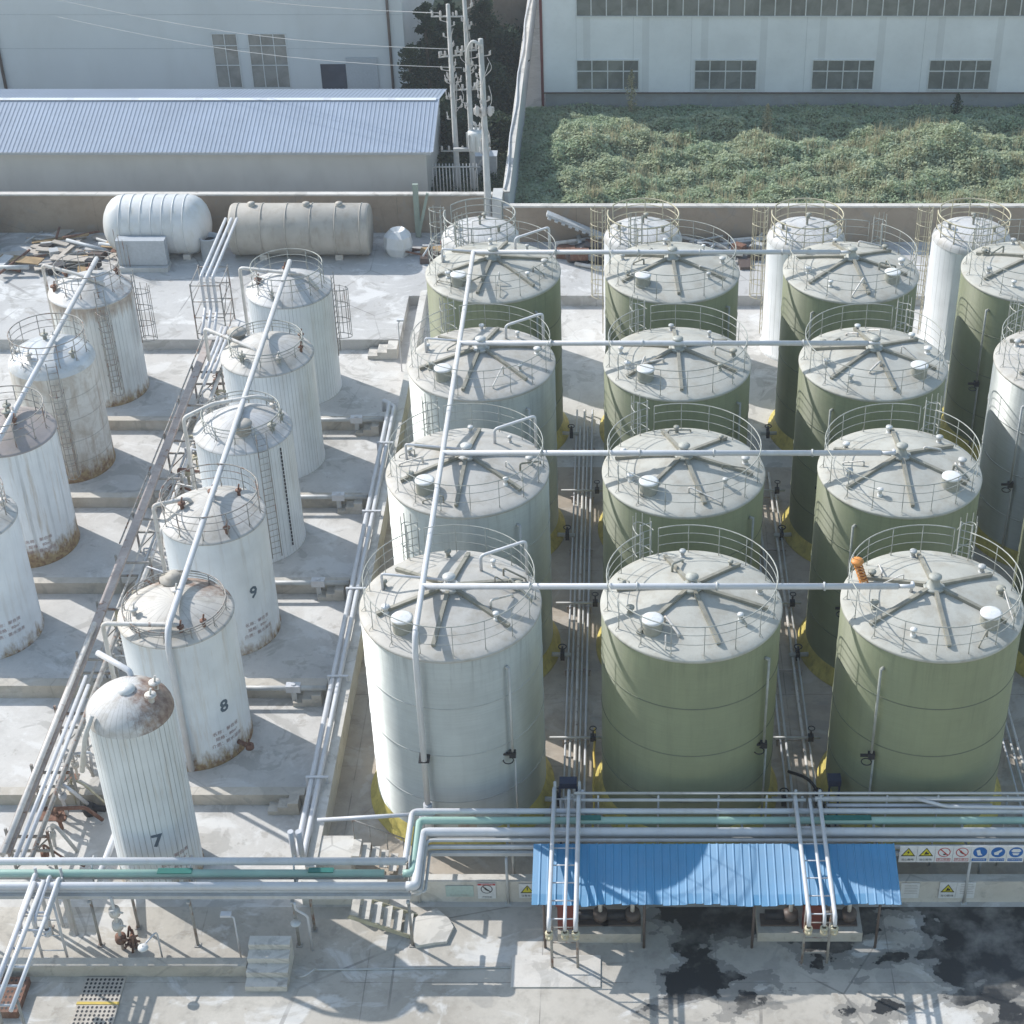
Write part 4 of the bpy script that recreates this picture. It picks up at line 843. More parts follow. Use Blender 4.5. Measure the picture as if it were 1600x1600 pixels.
# ------------------------------------------------------------------ loading pipe frames
def load_frame(label, x, w_, y0, y1, z, rust=True, n=3, lean=0.0):
    t = thing("loading_pipe_frame", label, "pipe frame", (x, y0, 0))
    for sx in (0, w_):
        m = MB(); m.tube([(sx, 0, 0.03), (sx, 0, z - 0.05)], 0.045, 8); m.box(sx - 0.12, sx + 0.12, -0.12, 0.12, 0.006, 0.03); m.build("leg", m_railrust if rust else m_pipe, t)
        m = MB(); m.tube([(sx, y1 - y0, 0.0), (sx, y1 - y0, z + 0.35)], 0.05, 8); m.build("leg", m_pipeg, t)
    for k in range(n):
        dx = w_ * k / (n - 1) + (0.08 if k == 1 else 0) - 0.02
        m = MB(); m.tube(fillet([(dx, y1 - y0 - 0.1 * k, 0.5), (dx, y1 - y0 - 0.1 * k, z + 0.12), (dx - lean, -0.75, z + 0.08), (dx - lean, -0.85, z - 0.25)], 0.15), 0.07 if k % 2 == 0 else 0.055, 10)
        p = m.build("pipe", m_pipe, t)
        m = MB(); m.lathe([(0.07, -0.16), (0.12, -0.15), (0.12, -0.05), (0.07, 0.0), (0.13, 0.02), (0.13, 0.08), (0.07, 0.1)], 10, (dx - lean, -0.85, z - 0.42)); m.obox((dx - lean, -0.98, z - 0.4), (0.05, 0.2, 0.05)); m.build("end_valve", m_railgold if rust else m_pipe, p)
    m = MB(); yy = -0.6
    while yy < y1 - y0:
        m.tube([(0, yy, z), (w_, yy, z)], 0.025, 5); yy += 0.75
    for sx in (-0.03, w_ + 0.03): m.tube([(sx, -0.7, z - 0.02), (sx, y1 - y0, z - 0.02)], 0.035, 6)
    m.build("ladder_frame", m_pipe, t)
    m = MB()
    for zz in (0.5, 1.2, 1.9):
        m = MB(); m.tube([(0, 0, zz), (w_, 0, zz)], 0.022, 5); m.build("rung", m_railrust if rust else m_pipe, t)
    return t
load_frame("white loading pipes on rusty legs crossing above the left end of the blue canopy", -2.05, 0.82, 37.6, 42.7, 2.95)
load_frame("white loading pipes on rusty legs crossing above the right part of the blue canopy", 5.97, 0.8, 37.8, 42.3, 2.95, n=3)
load_frame("white loading pipes on white legs at the far left of the front rack", -18.45, 0.8, 37.9, 39.0, 2.75, False, 3)
lf = thing("loading_pipe_frame", "white ladder-like pipe frame reaching forward at the bottom left corner", "pipe frame", (-18.4, 38.2, 0))
m = MB(); m.tube([(0, 0.4, 2.85), (0, -4.6, 2.85)], 0.085, 10); m.build("pipe", m_pipe, lf)
m = MB(); m.tube([(0.3, 0.4, 2.9), (0.25, -4.6, 2.9)], 0.08, 10); m.build("pipe", m_pipe, lf)
m = MB(); m.tube([(0.75, 0.3, 2.8), (0.68, -4.6, 2.8)], 0.07, 8)
for q in range(6): m.tube([(0, -0.8 - q * 0.72, 2.8), (0.74, -0.8 - q * 0.72, 2.8)], 0.04, 6)
m.build("ladder_frame", m_pipe, lf)
m = MB(); m.tube([(0.1, -4.2, 0), (0.1, -4.2, 2.8)], 0.05, 8); m.build("leg", m_railrust, lf)
m = MB(); m.tube([(0.75, -4.2, 0), (0.75, -4.2, 2.8)], 0.05, 8); m.build("leg", m_railrust, lf)

# ------------------------------------------------------------------ blue canopy and what stands under it
cp = thing("canopy", "blue ribbed metal canopy roof in front of the sign wall", "canopy", (0, 38.2, 0))
m = MB(); x = -2.68; top = []
while x < 8.93:
    top += [(x, 0), (x + 0.20, 0), (x + 0.213, 0.022), (x + 0.247, 0.022), (x + 0.26, 0)]; x += 0.26
rows_ = 7; b = 0; rn = random.Random(5); jag = [rn.uniform(-0.05, 0.02) for _ in range(len(top) // 5 + 1)]
for rI in range(rows_):
    f = rI / (rows_ - 1)
    for i, (px, pz) in enumerate(top):
        yy = 2.1 * f + (jag[i // 5] if rI == 0 else 0); sag = 0.03 * math.sin(px * 0.9) * (1 - f) + 0.02 * math.sin(px * 2.3 + 1) * (1 - f)
        m.v.append((px, yy, 2.3 + 0.54 * f + pz + sag - (0.0 if rI else 0.02)))
k = len(top)
for rI in range(rows_ - 1):
    for i in range(k - 1): m.face((rI * k + i, rI * k + i + 1, (rI + 1) * k + i + 1, (rI + 1) * k + i))
o = m.build("roof_sheet", m_canopy, cp)
uv = o.data.uv_layers.new(name="UVMap")
for lp in o.data.loops: v_ = o.data.vertices[lp.vertex_index].co; uv.data[lp.index].uv = (v_.x * 0.1, v_.y * 0.1)
md = o.modifiers.new("thick", 'SOLIDIFY'); md.thickness = 0.012
for x in (-2.3, 0.9, 4.4, 8.4):
    m = MB(); m.tube([(x, 0.25, 0), (x, 0.25, 2.28)], 0.045, 8); m.build("post", m_brown, cp)
m = MB(); m.box(-2.5, 8.8, 0.2, 0.28, 2.2, 2.27); m.box(-2.5, 8.8, 1.7, 1.78, 2.52, 2.6); m.build("purlin", m_brown, cp)
def pump(label, x, y):
    t = thing("pump", label, "pump", (x, y, 0.45))
    m = MB(); m.tube([(-0.45, 0, 0.28), (0.15, 0, 0.28)], 0.17, 14); m.build("motor", m_dark, t)
    m = MB(); m.lathe([(0.05, -0.16), (0.24, -0.14), (0.26, 0), (0.24, 0.14), (0.05, 0.16)], 16, (0.38, 0, 0.3)); m.build("casing", m_brown, t)
    m = MB(); m.tube(fillet([(0.38, 0, 0.4), (0.38, 0, 1.0), (0.38, 1.2, 1.0)], 0.15), 0.07, 8); m.build("pipe", m_pipeold, t)
    m = MB(); m.box(-0.6, 0.65, -0.25, 0.25, 0, 0.07); m.build("base_frame", m_brown, t)
wall("pump_plinth", "low concrete pump base under the left half of the blue canopy", -1.9, 0.8, 38.65, 40.2, 0.006, 0.42, m_cross, None, "plinth")
wall("pump_plinth", "low concrete pump base under the right half of the blue canopy", 4.6, 8.0, 38.7, 40.2, 0.006, 0.42, m_cross, None, "plinth")
for x, d in ((-0.9, "leftmost"), (0.15, "second from the left"), (5.3, "third from the left"), (7.2, "rightmost")):
    pump("dark pump on a concrete base under the blue canopy, " + d, x, 39.2)
for x, d in ((-1.65, "left"), (6.3, "right")):
    m = MB(); m.box(x - 0.25, x + 0.35, 38.85, 39.1, 0.43, 1.5); m.box(x - 0.3, x + 0.4, 38.82, 39.13, 1.5, 1.56); tag(m.build("electrical_cabinet", m_red), "dark red cabinet under the " + d + " loading pipes", "cabinet")

# ------------------------------------------------------------------ signs
def sign(label, x, y, z, w_, h, kind, txt=None, parent_label=None, tilt=0.0, group=None):
    t = thing("sign", label, "sign", (x, y, z), group); t.rotation_euler = (R(-tilt), 0, 0)
    m = MB(); m.box(-w_ / 2, w_ / 2, 0, 0.015, -h / 2, h / 2); m.build("board", m_tealsign if kind == 'teal' else m_signw, t)
    yy = -0.004; fn = lambda cx, cz: (lambda u, v: (cx + u, yy - 0.002, cz + v))
    def poly(pts, mat, nm, dy=0.0):
        m = MB(); b = len(m.v); m.v += [(a, yy - dy, c) for a, c in pts]; m.face(tuple(range(len(pts)))); return m.build(nm, mat, t)
    circ = lambda cx, cz, r, n=28: [(cx + r * math.cos(2 * PI * i / n), cz + r * math.sin(2 * PI * i / n)) for i in range(n)]
    def annulus(cx, cz, r0, r1, mat, nm, dy=0.002, slash=True):
        m = MB(); n = 28
        for i in range(n):
            for r_ in (r0, r1): m.v.append((cx + r_ * math.cos(2 * PI * i / n), yy - dy, cz + r_ * math.sin(2 * PI * i / n)))
        for i in range(n):
            j = (i + 1) % n; m.face((2 * i, 2 * i + 1, 2 * j + 1, 2 * j))
        if slash:
            b = len(m.v); d = r0 * 0.72; q = (r1 - r0) * 0.5
            m.v += [(cx - d - q, yy - dy - 0.001, cz + d - q), (cx - d + q, yy - dy - 0.001, cz + d + q), (cx + d + q, yy - dy - 0.001, cz - d + q), (cx + d - q, yy - dy - 0.001, cz - d - q)]; m.face((b, b + 1, b + 2, b + 3))
        return m.build(nm, mat, t)
    cz = h * 0.12
    if kind in ('bolt', 'acid', 'bang'):
        s_ = w_ * 0.42; tri = lambda q: [(-q, cz - q * 0.75), (q, cz - q * 0.75), (0, cz + q * 0.85)]
        poly(tri(s_), m_signk, "triangle_edge"); poly(tri(s_ * 0.76), m_signy, "triangle", 0.002)
        if kind == 'bolt': poly([(0.03, cz + 0.12), (-0.05, cz - 0.02), (0.0, cz - 0.02), (-0.03, cz - 0.14), (0.05, cz + 0.03), (0.0, cz + 0.03)], m_signk, "symbol", 0.004)
        elif kind == 'bang': poly([(-0.02, cz + 0.1), (0.02, cz + 0.1), (0.012, cz - 0.05), (-0.012, cz - 0.05)], m_signk, "symbol", 0.004)
        else: poly([(-0.07, cz - 0.1), (0.09, cz - 0.1), (0.07, cz), (0.02, cz - 0.03), (0.03, cz + 0.06), (-0.03, cz + 0.01), (-0.04, cz - 0.05)], m_signk, "symbol", 0.004)
    if kind in ('nosmoke', 'nofire', 'nosmokebig'):
        r_ = w_ * (0.36 if kind != 'nosmokebig' else 0.33); annulus(0, cz, r_ * 0.86, r_, m_signr if kind != 'nosmokebig' else m_signk, "ban_ring")
        k = r_ / 0.21
        pts = [(-0.09 * k, cz + 0.02 * k), (-0.03 * k, cz + 0.09 * k), (0.0, cz + 0.02 * k), (0.08 * k, cz - 0.07 * k), (0.05 * k, cz - 0.1 * k), (-0.04 * k, cz - 0.04 * k)] if kind != 'nosmoke' else [(-0.04, cz - 0.08), (0.05, cz - 0.05), (0.08, cz - 0.1), (0.0, cz - 0.14)]
        poly(pts, m_signk, "symbol", 0.0015)
    if kind in ('suit', 'gloves', 'mask'):
        r_ = w_ * 0.40; poly(circ(0, cz, r_), m_signb, "disc")
        sh_ = {'suit': [(-0.13, cz + 0.08), (-0.02, cz + 0.12), (0.03, cz - 0.05), (0.09, cz - 0.13), (-0.06, cz - 0.15)],
               'gloves': [(-0.14, cz - 0.02), (-0.02, cz + 0.05), (0.1, cz + 0.13), (0.13, cz + 0.06), (0.04, cz - 0.03), (0.02, cz - 0.12), (-0.1, cz - 0.12)],
               'mask': [(-0.17, cz + 0.06), (-0.1, cz + 0.15), (0.1, cz + 0.15), (0.17, cz + 0.06), (0.1, cz - 0.0), (-0.1, cz - 0.0)]}[kind]
        poly(sh_, m_signw, "symbol", 0.002)
        if kind == 'mask': poly([(-0.12, cz - 0.04), (0.12, cz - 0.04), (0.07, cz - 0.13), (-0.07, cz - 0.13)], m_signw, "symbol", 0.0025)
    if kind in ('nosmoke', 'nofire', 'suit', 'gloves', 'mask'):
        c_ = m_signr if kind[0] == 'n' else m_signb; zb = -h * 0.34
        if kind[0] == 'n':
            m = MB()
            for (a, b_, c, d) in ((-0.23, 0.23, 0.055, 0.07), (-0.23, 0.23, -0.07, -0.055), (-0.23, -0.215, -0.055, 0.055), (0.215, 0.23, -0.055, 0.055)): m.v += [(a, yy, zb + c), (b_, yy, zb + c), (b_, yy, zb + d), (a, yy, zb + d)]; n_ = len(m.v); m.face((n_ - 4, n_ - 3, n_ - 2, n_ - 1))
            m.build("text_frame", c_, t); m = MB(); text_on(m, txt, 0.1, fn(0, zb)); m.build("lettering", c_, t)
        else:
            poly([(-0.24, zb - 0.06), (0.24, zb - 0.06), (0.24, zb + 0.06), (-0.24, zb + 0.06)], c_, "text_band"); m = MB(); text_on(m, txt, 0.066, fn(0, zb)); m.build("lettering", m_signw, t)
    elif kind == 'nosmokebig':
        poly([(-w_ / 2 + 0.01, h / 2 - 0.1), (w_ / 2 - 0.01, h / 2 - 0.1), (w_ / 2 - 0.01, h / 2 - 0.01), (-w_ / 2 + 0.01, h / 2 - 0.01)], m_signr, "red_band")
        m = MB(); text_on(m, "危险化学品", 0.08, fn(0.02, h / 2 - 0.055)); m.build("lettering", m_signw, t); m = MB(); text_on(m, txt, 0.08, fn(0, -h * 0.4)); m.build("lettering", m_signk, t)
    elif kind in ('bolt', 'acid', 'bang'):
        m = MB(); text_on(m, txt, 0.105, fn(0, -h * 0.34)); m.build("lettering", m_signk, t)
    elif kind in ('notice', 'teal'):
        m = MB()
        for q in range(6 if kind == 'notice' else 1):
            zz = h * (0.36 - q * 0.11) if kind == 'notice' else -h * 0.38; x0 = -w_ * 0.30; x1 = w_ * (0.42 if q % 3 else 0.36)
            if kind == 'notice': m.v += [(x0, yy, zz), (x1, yy, zz), (x1, yy, zz + 0.018), (x0, yy, zz + 0.018)]; n_ = len(m.v); m.face((n_ - 4, n_ - 3, n_ - 2, n_ - 1))
        if kind == 'teal': text_on(m, "安全生产 严禁烟火", 0.08, fn(0, -h * 0.38))
        m.build("lettering", m_greyw, t)
    return t
sz = 2.33; sx0 = 9.22; sw = 0.585; sy = 40.34
spec = [('bolt', "当心触电", "yellow triangle sign with a lightning bolt, leftmost of the sign row on the pipe rack"),
        ('acid', "当心腐蚀", "yellow triangle corrosion sign, second in the sign row on the pipe rack"),
        ('nosmoke', "禁止吸烟", "red ring no smoking sign, third in the sign row on the pipe rack"),
        ('nofire', "禁止烟火", "red ring no open flame sign, fourth in the sign row on the pipe rack"),
        ('suit', "必须穿防护服", "blue disc sign with a white garment, fifth in the sign row"),
        ('gloves', "必须戴防护手套", "blue disc sign with white gloves, sixth in the sign row"),
        ('mask', "必须戴防护面具", "blue disc sign with a white face mask at the right edge")]
for k, (kd, tx, lb_) in enumerate(spec):
    sign(lb_, sx0 + 0.3 + k * sw, sy, sz, sw - 0.012, 0.74, kd, tx, tilt=0)
sign("pale faded notice board on the sign wall left of the no smoking sign", -5.2, 40.385, 0.55, 0.92, 0.5, 'teal')
sign("no smoking sign with red top band on the sign wall", -4.3, 40.38, 0.57, 0.6, 0.72, 'nosmokebig', "严禁吸烟")
sign("yellow warning triangle sign half hidden by the left end of the blue canopy", -2.95, 40.38, 0.57, 0.56, 0.66, 'bang', "注意安全")
sign("white notice on the sign wall just right of the blue canopy", 9.75, 40.38, 0.58, 0.62, 0.7, 'notice')
sign("yellow triangle corrosion sign low on the sign wall", 11.0, 40.38, 0.6, 0.56, 0.74, 'acid', "当心腐蚀")
sign("white printed notice beside the low corrosion sign on the wall", 11.6, 40.38, 0.6, 0.62, 0.74, 'notice')

# ------------------------------------------------------------------ small things on the front apron
def drain(label, x0, x1, y0, y1, z, mat=m_woodp):
    m = MB(); nx, ny = 9, 6; m.cur = 0; m.box(x0, x1, y0, y1, 0.008, z)
    m.cur = 1
    for i in range(nx):
        for j in range(ny):
            cx = x0 + (x1 - x0) * (i + 0.7) / (nx + 0.4); cy = y0 + (y1 - y0) * (j + 0.7) / (ny + 0.4)
            b = len(m.v); m.v += [(cx + 0.042 * math.cos(q * PI / 4), cy + 0.055 * math.sin(q * PI / 4), z + 0.004) for q in range(8)]; m.face(tuple(range(b, b + 8)))
    return tag(m.build("drain_cover", [mat, m_dark]), label, "drain cover")
drain("perforated pale drain cover under the small lamp", -16.9, -15.62, 36.2, 37.2, 0.05)
drain("perforated pale drain cover at the bottom edge of the photo", -16.92, -15.6, 35.1, 36.1, 0.05)
m = MB(); m.box(-16.93, -15.6, 36.1, 36.2, 0.008, 0.07); tag(m.build("edge_strip", m_yellow), "yellow strip between two perforated drain covers", "strip")
drain("rusty perforated platform at the left edge of the apron", -19.9, -18.6, 35.6, 37.0, 0.3, m_rustobj)
for x, y, d in ((-16.0, 38.4, "between two posts of the left front rack"),):
    t = thing("valve_stack", "rusty valve stack with pipework " + d, "valve", (x, y, 0))
    m = MB(); m.tube([(0, 0, 0.0), (0, 0, 2.4)], 0.06, 8); m.build("riser_pipe", m_pipeold, t)
    for q in range(3):
        m = MB(); m.lathe([(0.06, -0.15), (0.17, -0.14), (0.19, 0), (0.17, 0.14), (0.06, 0.15)], 12, (0, 0, 0.5 + 0.62 * q)); m.tube([(0, 0, 0.5 + 0.62 * q), (0.3, -0.1, 0.55 + 0.62 * q)], 0.035, 6); m.build("valve", m_pipeold if q else m_rustobj, t)
    m = MB(); rn = random.Random(2)
    for q in range(9): m.tube(fillet([(rn.uniform(0.05, 0.5), rn.uniform(-0.3, 0.3), 0.05), (rn.uniform(0.1, 0.5), rn.uniform(-0.3, 0.3), rn.uniform(0.3, 0.8)), (rn.uniform(0.1, 0.6), rn.uniform(-0.3, 0.3), rn.uniform(0.1, 0.5))], 0.1), 0.04, 6)
    m.build("small_pipework", m_rustobj, t)
def small_lamp(label, x, y, h, dx, dy):
    t = thing("lamp_post", label, "lamp", (x, y, 0)); m = MB(); m.tube([(0, 0, 0), (0, 0, h), (dx * 0.8, dy * 0.8, h + 0.1)], 0.03, 6); m.build("pole", m_pipe, t)
    m = MB(); m.obox((dx, dy, h + 0.1), (0.34, 0.2, 0.08)); m.build("lamp_head", m_pipe, t)
small_lamp("thin lamp post with small white head behind the stair block", -12.1, 38.0, 1.9, -0.25, 0.05)
small_lamp("thin white lamp post standing at the rear end of the dike wall", -10.75, 75.8, 2.7, 0.1, 0.2)
t = thing("shower_post", "thin post with a white round head standing behind the perforated drain cover", "post", (-14.6, 37.9, 0))
m = MB(); m.tube(fillet([(0, 0, 0), (0, 0, 1.4), (-0.25, -0.7, 1.5)], 0.2), 0.03, 6); m.build("pole", m_pipe, t)
m = MB(); m.lathe([(0.02, 0.1), (0.16, 0.06), (0.17, 0.0), (0.02, -0.06)], 14, (-0.25, -0.75, 1.45)); m.build("head", m_fg, t)
t = thing("eye_wash", "white stand pipe with round basin beside the block stair", "stand pipe", (-10.0, 38.35, 0))
m = MB(); m.tube(fillet([(0.15, 0, 0.0), (0.15, 0, 1.6), (-0.2, 0, 1.9), (-0.2, 0, 2.2)], 0.1), 0.045, 8); m.build("pipe", m_pipe, t)
m = MB(); m.lathe([(0.05, 0), (0.16, 0.1), (0.17, 0.14), (0.01, 0.14)], 14, (-0.25, -0.05, 1.2)); m.build("basin", m_fg, t)
m = MB(); m.tube(fillet([(-10.2, 37.2, 0.05), (-9.9, 37.0, 0.3), (-9.6, 37.3, 0.3), (-9.6, 37.5, 0.04), (-3.4, 37.6, 0.04)], 0.15), 0.03, 6)
tag(m.build("ground_pipe", m_pipeg), "thin grey pipe lying across the apron from the stair block", "pipe")
# steel entry stair
t = thing("steel_stair", "narrow steel stair with white treads below the bend of the front racks", "stair", (-8.6, 39.3, 0))
for q in range(6): m = MB(); m.box(q * 0.33, q * 0.33 + 0.26, -0.45, 0.45, 1.05 - q * 0.18, 1.09 - q * 0.18); m.build("tread", m_dike, t)
m = MB(); m.prism([(-0.1, 1.0), (1.95, -0.02), (2.05, 0.1), (0.0, 1.12)], (0, 0.04, 0), (0, -0.5, 0)); m.prism([(-0.1, 1.0), (1.95, -0.02), (2.05, 0.1), (0.0, 1.12)], (0, 0.04, 0), (0, 0.46, 0)); m.build("stringer", m_railgold, t)
t = thing("steel_stair", "pale treads and handrail stepping down behind the front rack bend", "stair", (-8.9, 41.9, 0))
for q in range(6): m = MB(); m.box(q * 0.3, q * 0.3 + 0.26, -0.4, 0.4, 1.0 - q * 0.17, 1.04 - q * 0.17); m.build("tread", m_dike, t)
m = MB(); m.tube([(0, 0.45, 1.9), (1.7, 0.45, 1.0)], 0.025, 5)
for q in range(4): m.tube([(q * 0.55, 0.45, 0.1), (q * 0.55, 0.45, 1.9 - q * 0.29)], 0.022, 5)
m.build("handrail", m_railrust, t)
m = MB(); m.box(-10.45, -8.9, 41.3, 42.5, 0.0, 1.0); tag(m.build("landing", m_dike), "pale concrete landing at the front end of the dike wall", "landing")
m = MB(); b = 0; m.lathe([(0.78, 0.01), (0.76, 0.12), (0.01, 0.15)], 9, (-6.1, 39.2, 0), False)  # lit patch of flat ground, built as a low pad in paler concrete
m.v = [(x, y + 0.12 * math.sin(x * 7), z) for x, y, z in m.v]; tag(m.build("sunlit_pad", m_dike), "pale pad for the sunlit concrete patch beside the rack post left of the canopy", "sunlit patch")
m = MB(); m.box(-3.35, -0.5, 36.8, 38.1, 0.006, 0.05); tag(m.build("sunlit_slab", m_cope), "pale slab for the sunlit patch of apron under the left loading frame legs", "slab")  # sunlight put into the colour: paler slab filling the lit patch beside canopy shadow
for (x0, x1, y0, y1, d) in ((-20.2, -19.5, 46.2, 46.6, "upper left"), (-18.5, -17.8, 46.2, 46.6, "upper right"), (-20.4, -19.4, 44.2, 44.9, "lower")):
    m = MB(); m.box(x0, x1, y0, y1, 0.008, 0.03); tag(m.build("rusty_plate", m_rustobj), "dark rusty plate on the ground by the rack, " + d + " of three", "plate")
m = MB(); m.tube([(-17.3, 44.6, 0.35), (-17.0, 39.9, 1.4)], 0.12, 10); tag(m.build("sloping_pipe", m_pipe), "thick white pipe sloping down left of the tank numbered 7", "pipe")
m = MB(); m.lathe([(0.22, 0), (0.28, 0.25), (0.1, 0.5), (0.01, 0.52)], 12, (-18.6, 44.6, 0)); m.tube([(-18.6, 44.6, 0.3), (-18.0, 44.5, 0.3)], 0.12, 8); tag(m.build("pump", m_dark), "small dark pump on the ground left of the tank numbered 7", "pump")

# ------------------------------------------------------------------ rear yard: tanks and scrap along the boundary wall
def lying_tank(label, x0, x1, y, r, z, mat, ribs, caps, name="lying_tank"):
    t = thing(name, label, "tank", ((x0 + x1) / 2, y, z)); L = (x1 - x0) / 2; n = 40
    prof = [(-L, 0.02)] + [(-L + caps * (1 - math.cos(q * PI / 12)), r * math.sin(q * PI / 12) if caps > 0.3 else r * (0.93 + 0.07 * q / 6)) for q in range(1, 7)]
    prof = prof + [(-a, b) for a, b in reversed(prof)]
    m = MB(); b = len(m.v)
    for a, rr in prof:
        for j in range(n): an = 2 * PI * j / n; m.v.append((a, rr * math.cos(an), r + rr * math.sin(an)))
    for i in range(len(prof) - 1):
        for j in range(n): j2 = (j + 1) % n; m.face((i * n + j, i * n + j2, (i + 1) * n + j2, (i + 1) * n + j), True)
    m.build("body", mat, t)
    m = MB()
    for k in range(ribs):
        a = -L + caps + (2 * L - 2 * caps) * (k + 0.2) / (ribs - 0.6)
        if a > L - 0.3: break
        pts = [(a, (r + 0.01) * math.cos(2 * PI * j / 40), r + (r + 0.01) * math.sin(2 * PI * j / 40)) for j in range(40)]; m.tube(pts, 0.03, 6, closed=True)
    m.build("hoop", mat, t)
    m = MB()
    for a in (-L * 0.55, L * 0.55): m.box(a - 0.2, a + 0.2, -r * 0.7, r * 0.7, -0.0, 0.3)
    m.build("saddle", m_cope, t)
    return t
lying_tank("white ribbed tank lying on its side by the yard wall", -28.3, -22.4, 88.2, 1.62, 0.6, m_fg, 7, 1.1)
t = lying_tank("aged beige tank with flat ends lying on its side by the yard wall", -21.2, -13.6, 88.0, 1.42, 0.6, m_fgold, 6, 0.15)
for a in (-2.6, 0.4, 2.2):
    m = MB(); m.lathe([(0.2, 0), (0.2, 0.18), (0.01, 0.2)], 12, (a, 0, 2.82)); m.build("manhole", m_fgold, t)
lying_tank("beige tank end cut off at the left edge by the yard wall", -40.0, -34.5, 88.4, 1.5, 0.6, m_fgold, 4, 0.9)
t = thing("steel_box", "grey sheet steel box standing before the white lying tank", "box", (-25.8, 86.1, 0.6))
m = MB(); m.box(-1.35, 1.3, -0.3, 0.3, 0.3, 1.75); m.build("panel", m_panel, t); m = MB(); m.box(-1.4, 1.35, -0.6, 0.35, 0, 0.28); m.build("base", m_pipeg, t)
m = MB()
for q in range(4): m.tube([(-1.3 + q * 0.2, -0.45, 0.2), (-1.3 + q * 0.2, -0.45, 2.5 - 0.3 * q)], 0.02, 4)
m.build("rods", m_railrust, t)
t = thing("open_drum", "upright grey drum with dark open top between the two lying tanks", "drum", (-22.4, 87.2, 0.6))
m = MB(); m.lathe([(0.5, 0), (0.52, 1.3), (0.56, 1.32), (0.54, 1.36), (0.44, 1.34), (0.42, 1.1), (0.01, 1.08)], 26); m.build("body", m_panel, t); m = MB(); m.lathe([(0.4, 1.12), (0.01, 1.12)], 22); m.build("inside", m_dark, t)
t = thing("tarp_bundle", "crumpled translucent wrapped bundle right of the beige lying tank", "bundle", (-12.1, 88.0, 0.6))
m = MB(); m.lathe([(0.7, 0), (0.85, 0.5), (0.75, 1.1), (0.4, 1.4), (0.15, 1.25), (0.01, 1.2)], 11, (0, 0, 0), False); m.v = [(x * (1 + 0.08 * math.sin(z * 9 + y * 5)), y * (1 + 0.1 * math.sin(x * 6)), z) for x, y, z in m.v]; m.build("wrap", m_fg, t)
t = thing("steel_post", "green grey steel post with a leaning brace before the yard wall", "post", (-11.2, 90.0, 0.6))
m = MB(); m.box(-0.15, 0.15, -0.1, 0.1, 0, 3.2); m.build("upright", m_teal if False else paint("grey green steel", (0.28, 0.33, 0.28)), t); m = MB(); m.obox((0.35, -0.15, 1.4), (0.16, 0.12, 2.7), Matrix.Rotation(R(14), 3, 'Y')); m.build("brace", paint("grey green steel2", (0.28, 0.33, 0.28)), t)
rn = random.Random(11)
def scrap(x0, x1, y0, y1, n, names, grp, lab_suffix):
    for q in range(n):
        kind = rn.choice(names); x, y = rn.uniform(x0, x1), rn.uniform(y0, y1); L = rn.uniform(0.9, 3.2); a = rn.uniform(-0.5, 0.5) + (0 if rn.random() < 0.7 else 1.3); z = 0.65 + rn.uniform(0, 0.45)
        M_ = Matrix.Rotation(a, 3, 'Z') @ Matrix.Rotation(rn.uniform(-0.12, 0.12), 3, 'Y')
        m = MB()
        if kind == 'board':
            m.obox((0, 0, 0), (L, rn.uniform(0.25, 0.9), 0.06), M_); mt = rn.choice([m_wood, m_woodp, m_woodp]); o = m.build("scrap_board", mt); cat = "board"
        elif kind == 'pipe':
            d = M_ @ Vector((L / 2, 0, 0)); m.tube([tuple(-d), tuple(d)], rn.uniform(0.05, 0.13), 8); mt = rn.choice([m_pipeg, m_pipeold, m_panel, m_rustobj]); o = m.build("scrap_pipe", mt); cat = "pipe"
        else:
            m.obox((0, 0, 0), (L * 0.35, rn.uniform(0.3, 0.8), rn.uniform(0.2, 0.6)), M_); mt = rn.choice([m_dark, m_rustobj, m_pipeg, m_brown]); o = m.build("scrap_block", mt); cat = "scrap"
        o.location = (x, y, z); tag(o, {"board": "scrap board lying ", "pipe": "scrap pipe lying ", "scrap": "scrap lump lying "}[cat] + lab_suffix, cat, {"board": "scrap boards ", "pipe": "scrap pipes ", "scrap": "scrap lumps "}[cat] + lab_suffix)
scrap(-33.5, -27.2, 85.2, 89.6, 46, ['board', 'board', 'pipe', 'pipe', 'pipe', 'block'], "", "in the heap by the yard wall at the far left")
scrap(-11.5, -9.4, 86.8, 89.8, 10, ['board', 'pipe', 'block', 'block'], "", "at the wall left of the utility pole")
scrap(-2.9, -0.8, 86.0, 88.9, 22, ['pipe', 'block', 'block', 'block'], "", "under the leaning ladder by the rear wall")
scrap(3.3, 8.2, 86.3, 88.9, 34, ['pipe', 'pipe', 'pipe', 'block', 'block'], "", "by the rear wall behind the middle and right columns")
m = MB(); m.obox((0, 0, 0), (3.6, 0.5, 0.16), Matrix.Rotation(R(24), 3, 'Y')); 
for q in range(9): m.obox((-1.5 + q * 0.38, -0.3, 0.55 - q * 0.165), (0.2, 0.16, 0.1), Matrix.Rotation(R(24), 3, 'Y'))
tag(m.build("leaning_channel", m_pipeg, None, (-2.2, 88.7, 1.9)), "long grey perforated channel leaning against the rear wall", "channel")
m = MB(); m.lathe([(0.16, 0), (0.2, 0.12), (0.1, 0.25), (0.01, 0.26)], 10); tag(m.build("hard_hat", m_red, None, (-9.6, 88.0, 1.1)), "small red object lying on scrap left of the utility pole", "helmet")

